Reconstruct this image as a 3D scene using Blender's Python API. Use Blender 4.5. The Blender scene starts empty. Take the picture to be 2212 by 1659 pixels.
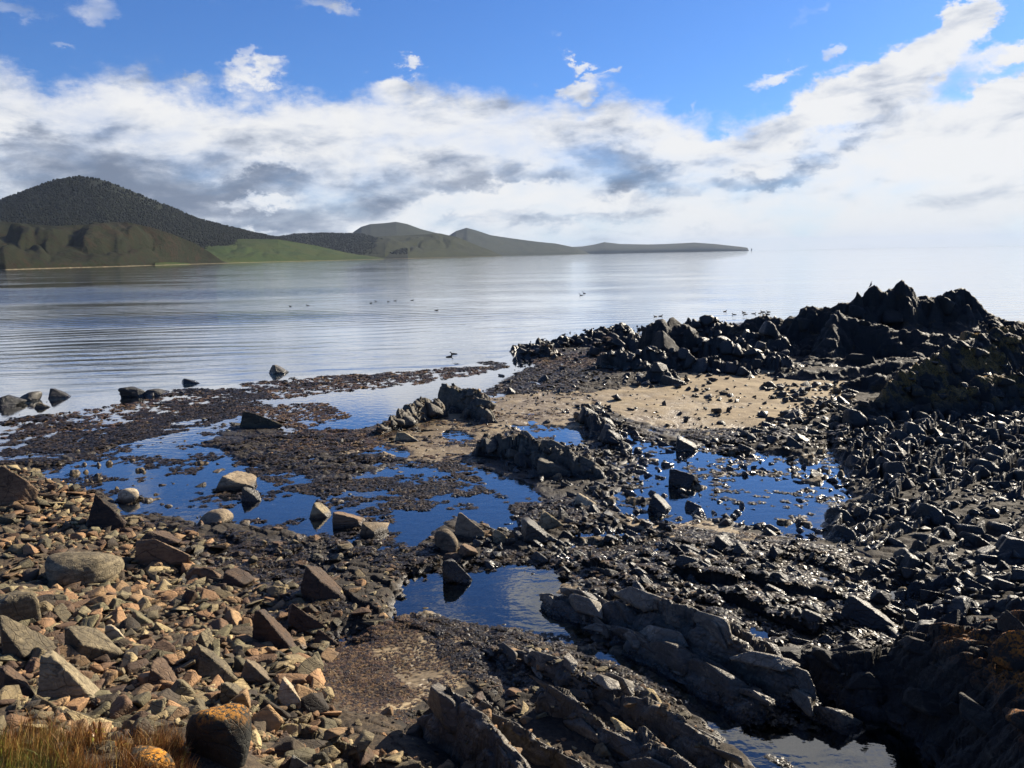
import bpy, bmesh, math, random
import numpy as np
from mathutils import Vector, Matrix, Euler, noise as mnoise
random.seed(7); RNG = np.random.default_rng(11)
R = math.radians
sc = bpy.context.scene
col = sc.collection

# ------------------------------------------------------------------ camera
CAM_H = 7.0; PITCH = R(9.3); ROLL = 0.0200; F = 1700.0; CU, CV = 1106.0, 829.5   # F in units of a 2212 px wide frame
f0 = np.array([0, math.cos(PITCH), -math.sin(PITCH)]); r0 = np.array([1.0, 0, 0]); u0 = np.array([0, math.sin(PITCH), math.cos(PITCH)])
rr = math.cos(ROLL)*r0 - math.sin(ROLL)*u0; uu = math.sin(ROLL)*r0 + math.cos(ROLL)*u0
cd = bpy.data.cameras.new('camera'); cam = bpy.data.objects.new('camera', cd); col.objects.link(cam)
cd.sensor_width = 36; cd.lens = 36*F/2212; cd.clip_start = 0.1; cd.clip_end = 120000
cam.matrix_world = Matrix(((rr[0], uu[0], -f0[0], 0), (rr[1], uu[1], -f0[1], 0), (rr[2], uu[2], -f0[2], CAM_H), (0, 0, 0, 1)))
sc.camera = cam

def ray(u, v): return f0 + ((u-CU)/F)*rr + ((CV-v)/F)*uu
def at(u, v, z=0.0):
    d = ray(u, v); t = (z-CAM_H)/d[2]; return np.array([d[0]*t, d[1]*t, z])
def atd(u, v, Y):
    d = ray(u, v); t = Y/d[1]; return np.array([d[0]*t, Y, CAM_H+d[2]*t])
def azel(u, v):
    d = ray(u, v); d = d/np.linalg.norm(d); return math.atan2(d[0], d[1]), math.asin(d[2])

# ------------------------------------------------------------------ world, sun, exposure
SUN_AZ, SUN_EL = R(49), R(29)          # azimuth from +Y towards +X
EXPOSURE = 1.25
sc.view_settings.view_transform = 'Standard'; sc.view_settings.look = 'None'
sc.view_settings.exposure = EXPOSURE; sc.view_settings.gamma = 1; sc.view_settings.use_curve_mapping = False
sl = bpy.data.lights.new('sun', 'SUN'); sl.energy = 5.0; sl.angle = R(0.5); sl.color = (1, 0.89, 0.72)
so = bpy.data.objects.new('sun', sl); col.objects.link(so)
sdir = Vector((math.sin(SUN_AZ)*math.cos(SUN_EL), math.cos(SUN_AZ)*math.cos(SUN_EL), math.sin(SUN_EL)))
so.rotation_euler = (-sdir).to_track_quat('-Z', 'Y').to_euler(); so.location = (30, 20, 40)

class NB:
    """small node-building helper"""
    def __init__(s, nt): s.nt = nt; s.n = nt.nodes; s.l = nt.links
    def put(s, sock, val):
        if isinstance(val, bpy.types.NodeSocket): s.l.new(val, sock)
        elif isinstance(val, bpy.types.Node): s.l.new(val.outputs[0], sock)
        elif val is not None:
            if hasattr(sock.default_value, '__len__') and not hasattr(val, '__len__'): val = [val]*len(sock.default_value)
            if hasattr(sock.default_value, '__len__') and len(sock.default_value) == 4 and len(val) == 3: val = tuple(val)+(1,)
            sock.default_value = val
    def add(s, typ, ins=None, **kw):
        n = s.n.new(typ)
        for k, v in kw.items(): setattr(n, k, v)
        for k, v in (ins or {}).items(): s.put(n.inputs[k], v)
        return n
    def math(s, op, a, b=None, c=None, clamp=False):
        n = s.n.new('ShaderNodeMath'); n.operation = op; n.use_clamp = clamp
        for i, v in enumerate((a, b, c)):
            if v is not None: s.put(n.inputs[i], v)
        return n.outputs[0]
    def vmath(s, op, a, b=None):
        n = s.n.new('ShaderNodeVectorMath'); n.operation = op
        s.put(n.inputs[0], a)
        if b is not None: s.put(n.inputs[1], b)
        return n.outputs['Value'] if op in ('LENGTH', 'DOT_PRODUCT') else n.outputs[0]
    def noise(s, vec, scale, detail=4, rough=0.55, out='Fac', dist=0.0, lac=2.0):
        n = s.add('ShaderNodeTexNoise', {'Scale': scale, 'Detail': detail, 'Roughness': rough, 'Distortion': dist, 'Lacunarity': lac})
        if vec is not None: s.put(n.inputs['Vector'], vec)
        return n.outputs[out if out == 'Fac' else 'Color']
    def voro(s, vec, scale, feature='F1', out='Distance'):
        n = s.add('ShaderNodeTexVoronoi', {'Scale': scale}, feature=feature)
        if vec is not None: s.put(n.inputs['Vector'], vec)
        return n.outputs[out]
    def rng(s, val, a, b, c=0.0, d=1.0, smooth=True):
        n = s.add('ShaderNodeMapRange', {'Value': val, 'From Min': a, 'From Max': b, 'To Min': c, 'To Max': d}, interpolation_type='SMOOTHSTEP' if smooth else 'LINEAR')
        return n.outputs[0]
    def mix(s, fac, a, b, blend='MIX'):
        n = s.n.new('ShaderNodeMix'); n.data_type = 'RGBA'; n.blend_type = blend
        s.put(n.inputs[0], fac); s.put(n.inputs[6], a); s.put(n.inputs[7], b)
        return n.outputs[2]
    def mapping(s, vec, loc=(0, 0, 0), rot=(0, 0, 0), scale=(1, 1, 1), typ='POINT'):
        n = s.add('ShaderNodeMapping', {'Vector': vec, 'Location': loc, 'Rotation': rot, 'Scale': scale}, vector_type=typ); return n.outputs[0]

def build_world():
    w = bpy.data.worlds.new('World'); sc.world = w; w.use_nodes = True
    b = NB(w.node_tree); b.n.clear()
    sky = b.add('ShaderNodeTexSky', sky_type='NISHITA'); sky.sun_disc = False
    sky.sun_elevation = SUN_EL; sky.sun_rotation = SUN_AZ; sky.altitude = 0; sky.air_density = 1.0; sky.dust_density = 0.35; sky.ozone_density = 2.5
    skyc = b.mix(1.0, sky.outputs[0], (0.37, 0.635, 1.08, 1), 'MULTIPLY')
    bg1 = b.add('ShaderNodeBackground', {'Color': skyc, 'Strength': 0.050})
    tc = b.add('ShaderNodeTexCoord').outputs['Generated']
    sep = b.add('ShaderNodeSeparateXYZ', {0: tc})
    X, Y, Z = sep.outputs
    az = b.math('ARCTAN2', X, Y); el = b.math('ARCSINE', Z)
    ae = b.add('ShaderNodeCombineXYZ', {0: az, 1: el}).outputs[0]
    # slanted coordinate: clouds stream up to the right
    nvec = b.mapping(ae, rot=(0, 0, R(-14)), scale=(5.0, 12.0, 1))
    f1 = b.noise(nvec, 1.3, 9, 0.56, dist=0.25)
    f2 = b.noise(b.mapping(ae, loc=(3, 7, 0), rot=(0, 0, R(-12)), scale=(4.5, 15.0, 1)), 1.2, 7, 0.55, dist=0.5)
    wcol = b.noise(b.mapping(ae, scale=(1, 1.6, 1)), 14, 9, 0.66, out='Color')
    warp = b.vmath('MULTIPLY', b.vmath('SUBTRACT', wcol, (0.5, 0.5, 0.5)), (0.12, 0.10, 0))
    aew = b.vmath('ADD', ae, warp)
    # top edge of the bank, degrees of elevation by azimuth
    pts = [(-500, 150), (-150, 90), (0, 135), (110, 190), (250, 165), (400, 200), (600, 205), (760, 205), (900, 175), (1060, 215), (1250, 225), (1370, 205), (1480, 245), (1570, 290), (1660, 255), (1780, 205), (1900, 150), (2010, 100), (2110, 55), (2212, 20), (2500, -130), (2900, -300)]
    fc = b.add('ShaderNodeFloatCurve'); cv = fc.mapping.curves[0]
    A0, A1, E1 = R(-60), R(60), R(40)
    first = True
    for (u, v) in pts:
        a, e = azel(u, v); x = (a-A0)/(A1-A0); y = min(1, e/E1)
        cv.points.new(x, y)
    cv.points[0].location = (0, 0.12); cv.points[-1].location = (1, 0.62)
    fc.mapping.update()
    b.put(fc.inputs['Value'], b.math('DIVIDE', b.math('SUBTRACT', az, A0), A1-A0, clamp=True))
    top = b.math('MULTIPLY', fc.outputs[0], E1)
    ew = b.add('ShaderNodeSeparateXYZ', {0: aew}).outputs[1]
    band = b.rng(b.math('SUBTRACT', top, ew), R(-2.2), R(1.6))
    def blobs(lst, vec):
        acc = None
        for (u, v, ru, rv, rot, wt) in lst:
            a, e = azel(u, v)
            m = b.mapping(vec, loc=(a, e, 0), rot=(0, 0, R(rot)), scale=(ru/F, rv/F, 1), typ='TEXTURE')
            g = b.rng(b.vmath('LENGTH', m), 1.0, 0.15, 0, wt)
            acc = g if acc is None else b.math('ADD', acc, g)
        return acc
    plus = blobs([(520, 160, 60, 34, -10, .75), (590, 158, 60, 26, 10, .6), (536, 120, 32, 34, 0, .7), (885, 122, 45, 16, 5, .8), (200, 25, 100, 50, 10, .65), (30, 30, 70, 40, 0, .6), (700, 15, 80, 36, 0, .6), (760, 40, 45, 40, 30, .6), (140, 108, 50, 20, 0, .5),
                  (570, 25, 60, 22, 0, .45), (1245, 142, 34, 16, 0, .7), (1255, 185, 75, 28, 12, .75), (1320, 145, 38, 14, 15, .5), (1222, 96, 26, 14, 0, .45), (1672, 164, 80, 30, 14, .9), (1800, 118, 50, 26, 20, .8), (1760, 30, 70, 24, 30, .5),
                  (2090, 22, 70, 40, 35, .8), (2150, 212, 80, 50, 10, .9), (2200, 100, 40, 24, 0, .8), (1980, 130, 190, 60, 32, .9), (1800, 215, 170, 60, 25, .7), (450, 0, 60, 24, 0, .4), (850, 180, 60, 26, 15, .4), (2180, 300, 160, 80, 0, .8),
                  (1150, -300, 190, 100, 0, 1.1), (310, -75, 150, 40, 0, .8), (640, -95, 130, 44, 5, .8), (1769, -717, 320, 150, 0, 1.0), (2020, -300, 220, 160, 20, 1.1), (900, -520, 240, 90, 0, .8),
                  (420, 165, 40, 20, 0, .4), (1500, 222, 24, 18, 40, .4), (1150, 172, 30, 14, 0, .4)], aew)
    hole = blobs([(2060, 190, 80, 44, 30, .55), (2190, 150, 70, 30, 0, .6), (1560, 285, 40, 22, 0, .3), (2200, 40, 80, 50, 0, .7)], aew)
    # clouds above the frame: seen only mirrored in the pools
    hi = b.rng(b.noise(b.mapping(ae, loc=(1.2, 3.3, 0), scale=(2.2, 4.2, 1)), 2.2, 8, 0.58, dist=0.4), 0.44, 0.70, 0, 0.85)
    hi = b.math('MULTIPLY', hi, b.rng(el, R(19), R(24)))
    rightc = b.math('MULTIPLY', b.rng(az, R(16), R(34)), b.rng(el, R(14), R(20), 0, 1.0))
    cov = b.math('ADD', band, plus); cov = b.math('SUBTRACT', cov, hole); cov = b.math('ADD', cov, hi); cov = b.math('ADD', cov, b.math('MULTIPLY', rightc, 0.75))
    dens = b.rng(b.math('ADD', cov, b.math('MULTIPLY', b.math('SUBTRACT', f1, 0.5), 1.5)), 0.28, 1.12)
    dens = b.math('MULTIPLY', dens, b.rng(b.math('ADD', cov, b.math('MULTIPLY', b.math('SUBTRACT', f2, .5), .5)), 0.1, 0.5, 0.4, 1.0))
    dens = b.math('MULTIPLY', dens, b.math('MULTIPLY', b.rng(b.math('ABSOLUTE', az), R(75), R(50)), 0.97))
    # shading of the bank
    dark = blobs([(90, 330, 230, 70, 4, .55), (400, 400, 330, 75, 0, .75), (600, 375, 200, 38, -12, .45), (860, 400, 190, 40, 0, .45), (700, 455, 260, 40, 3, .55), (1340, 350, 170, 50, -20, .75), (1400, 395, 130, 36, -14, .5), (1300, 300, 150, 60, 0, .35), (1640, 385, 210, 30, 8, .65), (1740, 345, 160, 32, 22, .5), (1180, 375, 150, 36, 0, .5), (980, 330, 200, 36, -10, .35), (1280, 475, 260, 18, 2, .45), (1850, 300, 120, 30, 25, .35),
                  (1960, 438, 150, 14, 0, .3), (560, 490, 260, 28, 0, .5), (200, 420, 160, 60, 0, .3), (1500, 500, 500, 12, 0, .2), (-300, 350, 300, 120, 0, .6)], aew)
    lightb = blobs([(560, 440, 90, 18, 8, .7), (1000, 440, 200, 34, 10, .7), (1130, 420, 160, 30, 14, .6), (1300, 440, 120, 20, 8, .35), (540, 350, 130, 26, 10, .45), (600, 240, 600, 60, 0, .25), (1700, 460, 500, 40, 0, .3), (60, 240, 200, 70, 0, .2), (560, 495, 70, 10, 5, .5), (1450, 300, 120, 60, -30, .3)], aew)
    f3 = b.noise(b.mapping(ae, loc=(5, 2, 0), rot=(0, 0, R(-16)), scale=(9, 22, 1)), 1.6, 9, 0.6, dist=0.35)
    sh = b.math('ADD', b.math('MULTIPLY', b.math('SUBTRACT', f2, 0.5), 1.7), 0.74)
    sh = b.math('ADD', sh, b.math('MULTIPLY', b.math('SUBTRACT', f3, 0.5), 1.5))
    sh = b.math('ADD', sh, b.math('MULTIPLY', b.math('SUBTRACT', f1, 0.5), -0.7))
    sh = b.math('SUBTRACT', sh, b.math('MULTIPLY', dark, 0.62)); sh = b.math('ADD', sh, b.math('MULTIPLY', lightb, 0.8))
    sh = b.math('ADD', sh, b.math('MULTIPLY', b.rng(az, R(-25), R(32)), 0.20))
    sh = b.rng(sh, 0.0, 1.0, smooth=True)
    cr = b.add('ShaderNodeValToRGB', {0: sh}); e = cr.color_ramp
    e.elements[0].position = 0.0; e.elements[0].color = (0.185, 0.225, 0.31, 1)
    e.elements[1].position = 1.0; e.elements[1].color = (0.95, 0.945, 0.94, 1)
    x = e.elements.new(0.45); x.color = (0.44, 0.485, 0.57, 1)
    x = e.elements.new(0.75); x.color = (0.70, 0.735, 0.80, 1)
    low = b.mix(b.rng(el, R(0.0), R(4.5), 0.8, 0.0), cr.outputs[0], (0.88, 0.88, 0.87, 1))
    cloud = b.mix(b.rng(az, R(-6), R(20)), cr.outputs[0], low)
    bg2 = b.add('ShaderNodeBackground', {'Color': cloud, 'Strength': 0.405})
    # the sky below the horizon is never seen; keep it neutral
    mx = b.add('ShaderNodeMixShader', {0: dens, 1: bg1.outputs[0], 2: bg2.outputs[0]})
    out = b.add('ShaderNodeOutputWorld', {0: mx.outputs[0]})
    w.cycles.sampling_method = 'MANUAL'; w.cycles.sample_map_resolution = 1024
build_world()

# ------------------------------------------------------------------ numpy noise
def _h(ix, iy, iz, seed):
    n = (ix.astype(np.int64)*374761393 + iy.astype(np.int64)*668265263 + iz*2147483647 % 4294967291 + seed*1442695041) & 0xffffffff
    n = ((n ^ (n >> 13))*1274126177) & 0xffffffff
    n = (n ^ (n >> 16)) & 0xffffffff
    n = ((n ^ (n >> 11))*2246822519) & 0xffffffff
    return ((n ^ (n >> 15)) & 0xffffff).astype(np.float32)/16777215.0
def vnoise(x, y, seed=0):
    ix = np.floor(x); iy = np.floor(y); fx = (x-ix).astype(np.float32); fy = (y-iy).astype(np.float32)
    fx = fx*fx*fx*(fx*(fx*6-15)+10); fy = fy*fy*fy*(fy*(fy*6-15)+10)
    ix = ix.astype(np.int64); iy = iy.astype(np.int64)
    a = _h(ix, iy, 0, seed); b_ = _h(ix+1, iy, 0, seed); c = _h(ix, iy+1, 0, seed); d = _h(ix+1, iy+1, 0, seed)
    return (a+(b_-a)*fx)*(1-fy) + (c+(d-c)*fx)*fy
def fbm(x, y, oct=4, seed=0, gain=0.5):
    s = 0; a = 1; t = 0
    for i in range(oct):
        s = s + a*vnoise(x*2**i+17.3*i, y*2**i-9.1*i, seed+i); t += a; a *= gain
    return s/t*2-1                     # about -1..1
def worley(x, y, seed=0, jit=0.9):
    ix = np.floor(x).astype(np.int64); iy = np.floor(y).astype(np.int64)
    f1 = np.full(x.shape, 9.0, np.float32); f2 = f1.copy(); cx = np.zeros_like(f1); cy = np.zeros_like(f1); r1 = np.zeros_like(f1); r2 = np.zeros_like(f1); r3 = np.zeros_like(f1)
    for dx in (-1, 0, 1):
        for dy in (-1, 0, 1):
            a = ix+dx; c = iy+dy
            px = a+0.5+(_h(a, c, 0, seed)-0.5)*jit; py = c+0.5+(_h(a, c, 0, seed+1)-0.5)*jit
            d = np.sqrt((px-x)**2+(py-y)**2).astype(np.float32)
            m = d < f1
            f2 = np.where(m, f1, np.minimum(f2, d)); f1 = np.where(m, d, f1)
            cx = np.where(m, x-px, cx); cy = np.where(m, y-py, cy)
            r1 = np.where(m, _h(a, c, 0, seed+2), r1); r2 = np.where(m, _h(a, c, 0, seed+3), r2); r3 = np.where(m, _h(a, c, 0, seed+4), r3)
    return f1, f2, cx, cy, r1, r2, r3
def sstep(a, b_, x):
    t = np.clip((x-a)/(b_-a), 0, 1); return t*t*(3-2*t)
def facets(x, y, L, W, ang, seed, dip=0.5, rnd=0.6, step=0.5, crack=0.25):
    """height pattern of broken tilted slabs; L along the strike, W across it (metres); unit amplitude about W"""
    ca, sa = math.cos(ang), math.sin(ang)
    wx = x + 0.25*L*fbm(x/L*0.9, y/L*0.9, 2, seed+50); wy = y + 0.25*L*fbm(x/L*0.9+31, y/L*0.9, 2, seed+60)
    a = (wx*ca+wy*sa)/L; b_ = (-wx*sa+wy*ca)/W
    f1, f2, cx, cy, r1, r2, r3 = worley(a, b_, seed)
    h = (r1-0.5)*2*step + cy*(dip*2+(r2-0.5)*2*rnd) + cx*(r3-0.5)*2*rnd
    h = h - crack*(1-sstep(0.0, 0.22, f2-f1))
    return h.astype(np.float32)
def sdf(x, y, poly):
    """signed distance, negative inside"""
    P = np.asarray(poly, np.float32)[:, :2]; n = len(P); d = np.full(x.shape, 1e9, np.float32); s = np.zeros(x.shape, bool)
    for i in range(n):
        a = P[i]; b_ = P[(i+1) % n]; e = b_-a; wx = x-a[0]; wy = y-a[1]
        t = np.clip((wx*e[0]+wy*e[1])/max(1e-9, e[0]**2+e[1]**2), 0, 1)
        d = np.minimum(d, (wx-e[0]*t)**2+(wy-e[1]*t)**2)
        c = (a[1] > y) != (b_[1] > y)
        with np.errstate(divide='ignore', invalid='ignore'):
            xx = (b_[0]-a[0])*(y-a[1])/(b_[1]-a[1]+1e-12)+a[0]
        s ^= c & (x < xx)
    d = np.sqrt(d); return np.where(s, -d, d)
def W(pts, z=0.0): return np.array([at(u, v, z) for u, v in pts])

# ------------------------------------------------------------------ mesh / tagging helpers
def mesh_np(name, V, Fc, mat=None, smooth=False):
    me = bpy.data.meshes.new(name); V = np.ascontiguousarray(V, np.float32); Fc = np.ascontiguousarray(Fc, np.int32)
    nf, k = Fc.shape
    me.vertices.add(len(V)); me.vertices.foreach_set('co', V.ravel())
    me.loops.add(nf*k); me.loops.foreach_set('vertex_index', Fc.ravel())
    me.polygons.add(nf); me.polygons.foreach_set('loop_start', np.arange(0, nf*k, k, dtype=np.int32))
    if smooth: me.polygons.foreach_set('use_smooth', np.ones(nf, bool))
    me.update(calc_edges=True)
    if mat: me.materials.append(mat)
    return me
def setattr_v(me, name, arr, typ='FLOAT'):
    a = me.attributes.new(name, typ, 'POINT')
    a.data.foreach_set('value' if typ == 'FLOAT' else 'color', np.ascontiguousarray(arr, np.float32).ravel())
def obj(name, me, parent=None, loc=None):
    o = bpy.data.objects.new(name, me); col.objects.link(o)
    if parent: o.parent = parent
    if loc is not None: o.location = loc
    return o
def tag(o, label=None, cat=None, group=None, kind=None):
    if label: o['label'] = label
    if cat: o['category'] = cat
    if group: o['group'] = group
    if kind: o['kind'] = kind
    return o
def grid_faces(nr, nc):
    i = np.arange((nr-1)*(nc-1)); r = i//(nc-1); c = i % (nc-1); a = r*nc+c
    return np.stack([a, a+1, a+nc+1, a+nc], 1)

# ------------------------------------------------------------------ materials
def new_mat(name):
    m = bpy.data.materials.new(name); m.use_nodes = True; b = NB(m.node_tree); b.n.clear()
    return m, b
def finish(b, base, rough, height=None, bstr=0.5, bdist=0.02, spec=0.5, normal=None, coat=None):
    p = b.add('ShaderNodeBsdfPrincipled', {'Base Color': base, 'Roughness': rough, 'Specular IOR Level': spec})
    if height is not None:
        bp = b.add('ShaderNodeBump', {'Height': height, 'Strength': bstr, 'Distance': bdist}); b.put(p.inputs['Normal'], bp.outputs[0])
    if coat is not None: b.put(p.inputs['Coat Weight'], coat); p.inputs['Coat Roughness'].default_value = 0.25
    b.add('ShaderNodeOutputMaterial', {0: p.outputs[0]})
    return p
def rock_mat(name, cols, vary='OBJ', wet=0.3, scale=1.0, lichen=None, lam=(1, 1, 5), belt=0.35, beltcol=(0.010, 0.008, 0.006), bump=0.8, bdist=0.035, tones=None, lichz=None):
    """cols: dark, mid, light; vary OBJ: random per object, ATT: attribute 'tint', None; belt: height of the weed-dark wet belt above the water"""
    m, b = new_mat(name)
    geo = b.add('ShaderNodeNewGeometry'); pos = geo.outputs['Position']
    if vary == 'OBJ':
        rv = b.add('ShaderNodeObjectInfo').outputs['Random']
        tc = b.add('ShaderNodeTexCoord').outputs['Object']
    elif vary == 'ATT':
        rv = b.add('ShaderNodeAttribute', attribute_name='tint').outputs['Fac']; tc = pos
    else: rv = None; tc = pos
    n1 = b.noise(pos, 1.7*scale, 6, 0.6)
    n2 = b.noise(b.mapping(pos, rot=(R(20), R(35), R(30)), scale=lam), 2.5*scale, 6, 0.65)
    n3 = b.noise(pos, 14*scale, 7, 0.7)
    v = b.voro(pos, 9*scale, 'DISTANCE_TO_EDGE')
    t = b.math('ADD', b.math('MULTIPLY', n1, 0.5), b.math('MULTIPLY', n2, 0.5))
    t = b.math('ADD', t, b.math('MULTIPLY', b.math('SUBTRACT', n3, 0.5), 0.5))
    if rv is not None: t = b.math('ADD', t, b.math('MULTIPLY', b.math('SUBTRACT', rv, 0.5), 0.45))
    cr = b.add('ShaderNodeValToRGB', {0: b.rng(t, 0.2, 0.85, smooth=False)}); e = cr.color_ramp
    e.elements[0].color = tuple(cols[0])+(1,); e.elements[1].color = tuple(cols[2])+(1,)
    x = e.elements.new(0.5); x.color = tuple(cols[1])+(1,)
    c = cr.outputs[0]
    if tones and rv is not None:         # alternative stone colours picked per stone
        cr2 = b.add('ShaderNodeValToRGB', {0: b.math('FRACT', b.math('MULTIPLY', rv, 7.31))}); cr2.color_ramp.interpolation = 'CONSTANT'
        els = cr2.color_ramp.elements; els[0].position = 0; els[0].color = tuple(tones[0])+(1,); els[1].position = 1/len(tones); els[1].color = tuple(tones[1])+(1,)
        for i, tt in enumerate(tones[2:]): q = els.new((i+2)/len(tones)); q.color = tuple(tt)+(1,)
        c = b.mix(1.0, c, cr2.outputs[0], 'MULTIPLY')
    c = b.mix(b.rng(n3, 0.36, 0.26, 0, 0.6), c, tuple(x_*0.4 for x_ in cols[0]))
    jw = b.vmath('ADD', b.mapping(pos, rot=(R(15), R(25), R(40)), scale=(0.5, 2.6, 1.2)), b.vmath('SCALE', b.noise(pos, 3.0*scale, 3, 0.5, out='Color'), None) if False else b.vmath('MULTIPLY', b.noise(pos, 3.0*scale, 3, 0.5, out='Color'), (0.25, 0.25, 0.25)))
    joint = b.rng(b.voro(jw, 2.6*scale, 'DISTANCE_TO_EDGE'), 0.0, 0.035)
    c = b.mix(joint, b.mix(1.0, c, (0.5, 0.48, 0.46, 1), 'MULTIPLY'), c)
    if lichen:
        amt, lc = lichen
        ln = b.noise(pos, 1.1, 7, 0.65); nz = b.add('ShaderNodeSeparateXYZ', {0: geo.outputs['Normal']}).outputs[2]
        msk = b.rng(b.math('ADD', ln, b.math('MULTIPLY', nz, 0.06)), 0.66-amt, 0.74-amt)
        if lichz: msk = b.math('MULTIPLY', msk, b.rng(b.add('ShaderNodeSeparateXYZ', {0: pos}).outputs[2], lichz[0], lichz[1]))
        fine = b.noise(pos, 26, 4, 0.6)
        msk = b.math('MULTIPLY', msk, b.rng(fine, 0.40, 0.56))
        c = b.mix(msk, c, b.mix(n3, lc, tuple(q*0.45 for q in lc)))
    rough = b.rng(b.math('ADD', b.math('MULTIPLY', n3, .6), b.math('MULTIPLY', n1, .4)), 0.40, 0.62, 0.85-0.55*wet, 0.95-0.15*wet, smooth=False)
    if belt:
        zz = b.add('ShaderNodeSeparateXYZ', {0: pos}).outputs[2]
        bw = b.rng(b.math('ADD', zz, b.math('MULTIPLY', b.math('SUBTRACT', n1, 0.5), belt*1.6)), belt*0.35, belt, 1, 0)
        bc = b.mix(b.rng(n3, 0.45, 0.75), beltcol, tuple(q*3.2 for q in beltcol))
        c = b.mix(b.math('MULTIPLY', bw, 0.88), c, bc)
        rough = b.math('SUBTRACT', rough, b.math('MULTIPLY', bw, 0.38), clamp=True)
    hgt = b.math('ADD', b.math('MULTIPLY', n3, 0.6), b.math('MULTIPLY', n2, 0.9))
    hgt = b.math('ADD', hgt, b.math('MULTIPLY', b.rng(v, 0, 0.06), 0.22)); hgt = b.math('ADD', hgt, b.math('MULTIPLY', joint, 0.3))
    hgt = b.math('ADD', hgt, b.math('MULTIPLY', b.noise(pos, 60*scale, 3, 0.6), 0.18))
    finish(b, c, rough, hgt, bump, bdist, spec=0.35+0.25*wet)
    return m

DK = ((0.005, 0.0045, 0.004), (0.012, 0.0103, 0.008), (0.06, 0.051, 0.037))
M_dark = rock_mat('wet dark rock', DK, 'OBJ', wet=1.0, belt=0.16)
M_dark_att = rock_mat('wet dark rubble', DK, 'ATT', wet=1.0, belt=0.16)
M_crag = rock_mat('dark crag rock', ((0.003, 0.003, 0.003), (0.0085, 0.0078, 0.0066), (0.035, 0.03, 0.023)), None, wet=0.4, scale=0.6, belt=0.3, lichen=(0.06, (0.07, 0.04, 0.010)))
M_pave = rock_mat('wet block rock', ((0.003, 0.0027, 0.0022), (0.009, 0.0078, 0.0058), (0.06, 0.051, 0.037)), None, wet=1.0, scale=1.0, belt=0.25)
M_wetlit = rock_mat('highlight toned wet slab', ((0.03, 0.025, 0.018), (0.15, 0.127, 0.092), (0.42, 0.37, 0.285)), None, wet=1.0, scale=1.2, belt=0.15)  # bright wet highlight of the rib crests, put into the slab colour
M_ridge = rock_mat('tilted ridge rock', ((0.004, 0.004, 0.0035), (0.011, 0.0095, 0.0075), (0.05, 0.043, 0.031)), None, wet=0.5, scale=0.9, belt=0.25, lichen=(0.15, (0.24, 0.14, 0.022)), lichz=(0.8, 1.5))
M_ledge = rock_mat('grey brown ledge rock', ((0.012, 0.0095, 0.007), (0.07, 0.057, 0.04), (0.33, 0.28, 0.20)), None, wet=1.0, scale=1.2, belt=0.2)
M_ledge_l = rock_mat('lichened ledge rock', ((0.004, 0.0037, 0.003), (0.015, 0.013, 0.010), (0.11, 0.096, 0.07)), None, wet=0.3, scale=1.2, belt=0.25, lichen=(0.19, (0.42, 0.15, 0.014)), lichz=(1.1, 1.6))
M_pale = rock_mat('pale jagged rock', ((0.018, 0.015, 0.011), (0.085, 0.073, 0.053), (0.27, 0.235, 0.175)), None, wet=0.5, scale=1.3, belt=0.35)
TN = ((0.20, 0.118, 0.06), (0.22, 0.175, 0.095), (0.10, 0.088, 0.05), (0.215, 0.14, 0.072), (0.08, 0.048, 0.028), (0.125, 0.105, 0.062), (0.045, 0.034, 0.022))
GW = ((0.32, 0.30, 0.28), (0.95, 0.90, 0.84), (2.0, 1.95, 1.8))
M_tan = rock_mat('dry tan rock', GW, 'OBJ', wet=0.2, belt=0.22, tones=TN)
M_tan_att = rock_mat('dry tan rubble', GW, 'ATT', wet=0.2, belt=0.22, tones=TN)
M_hero_tan = rock_mat('pale sandstone boulder', ((0.06, 0.045, 0.028), (0.23, 0.175, 0.11), (0.45, 0.375, 0.255)), 'OBJ', wet=0.2, belt=0.2, lam=(1, 1, 6))
M_hero_grey = rock_mat('grey green boulder', ((0.015, 0.0125, 0.008), (0.095, 0.075, 0.043), (0.34, 0.275, 0.165)), 'OBJ', wet=0.2, belt=0.18, lam=(1, 1, 6))
M_hero_red = rock_mat('red brown boulder', ((0.018, 0.011, 0.007), (0.085, 0.051, 0.029), (0.21, 0.14, 0.082)), 'OBJ', wet=0.2, belt=0.18, lam=(1, 1, 6))
M_lich = rock_mat('lichen boulder', ((0.012, 0.012, 0.009), (0.045, 0.043, 0.03), (0.20, 0.19, 0.165)), 'OBJ', wet=0.1, belt=None, lichen=(0.17, (0.72, 0.30, 0.02)), lichz=(2.2, 2.6))

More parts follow.
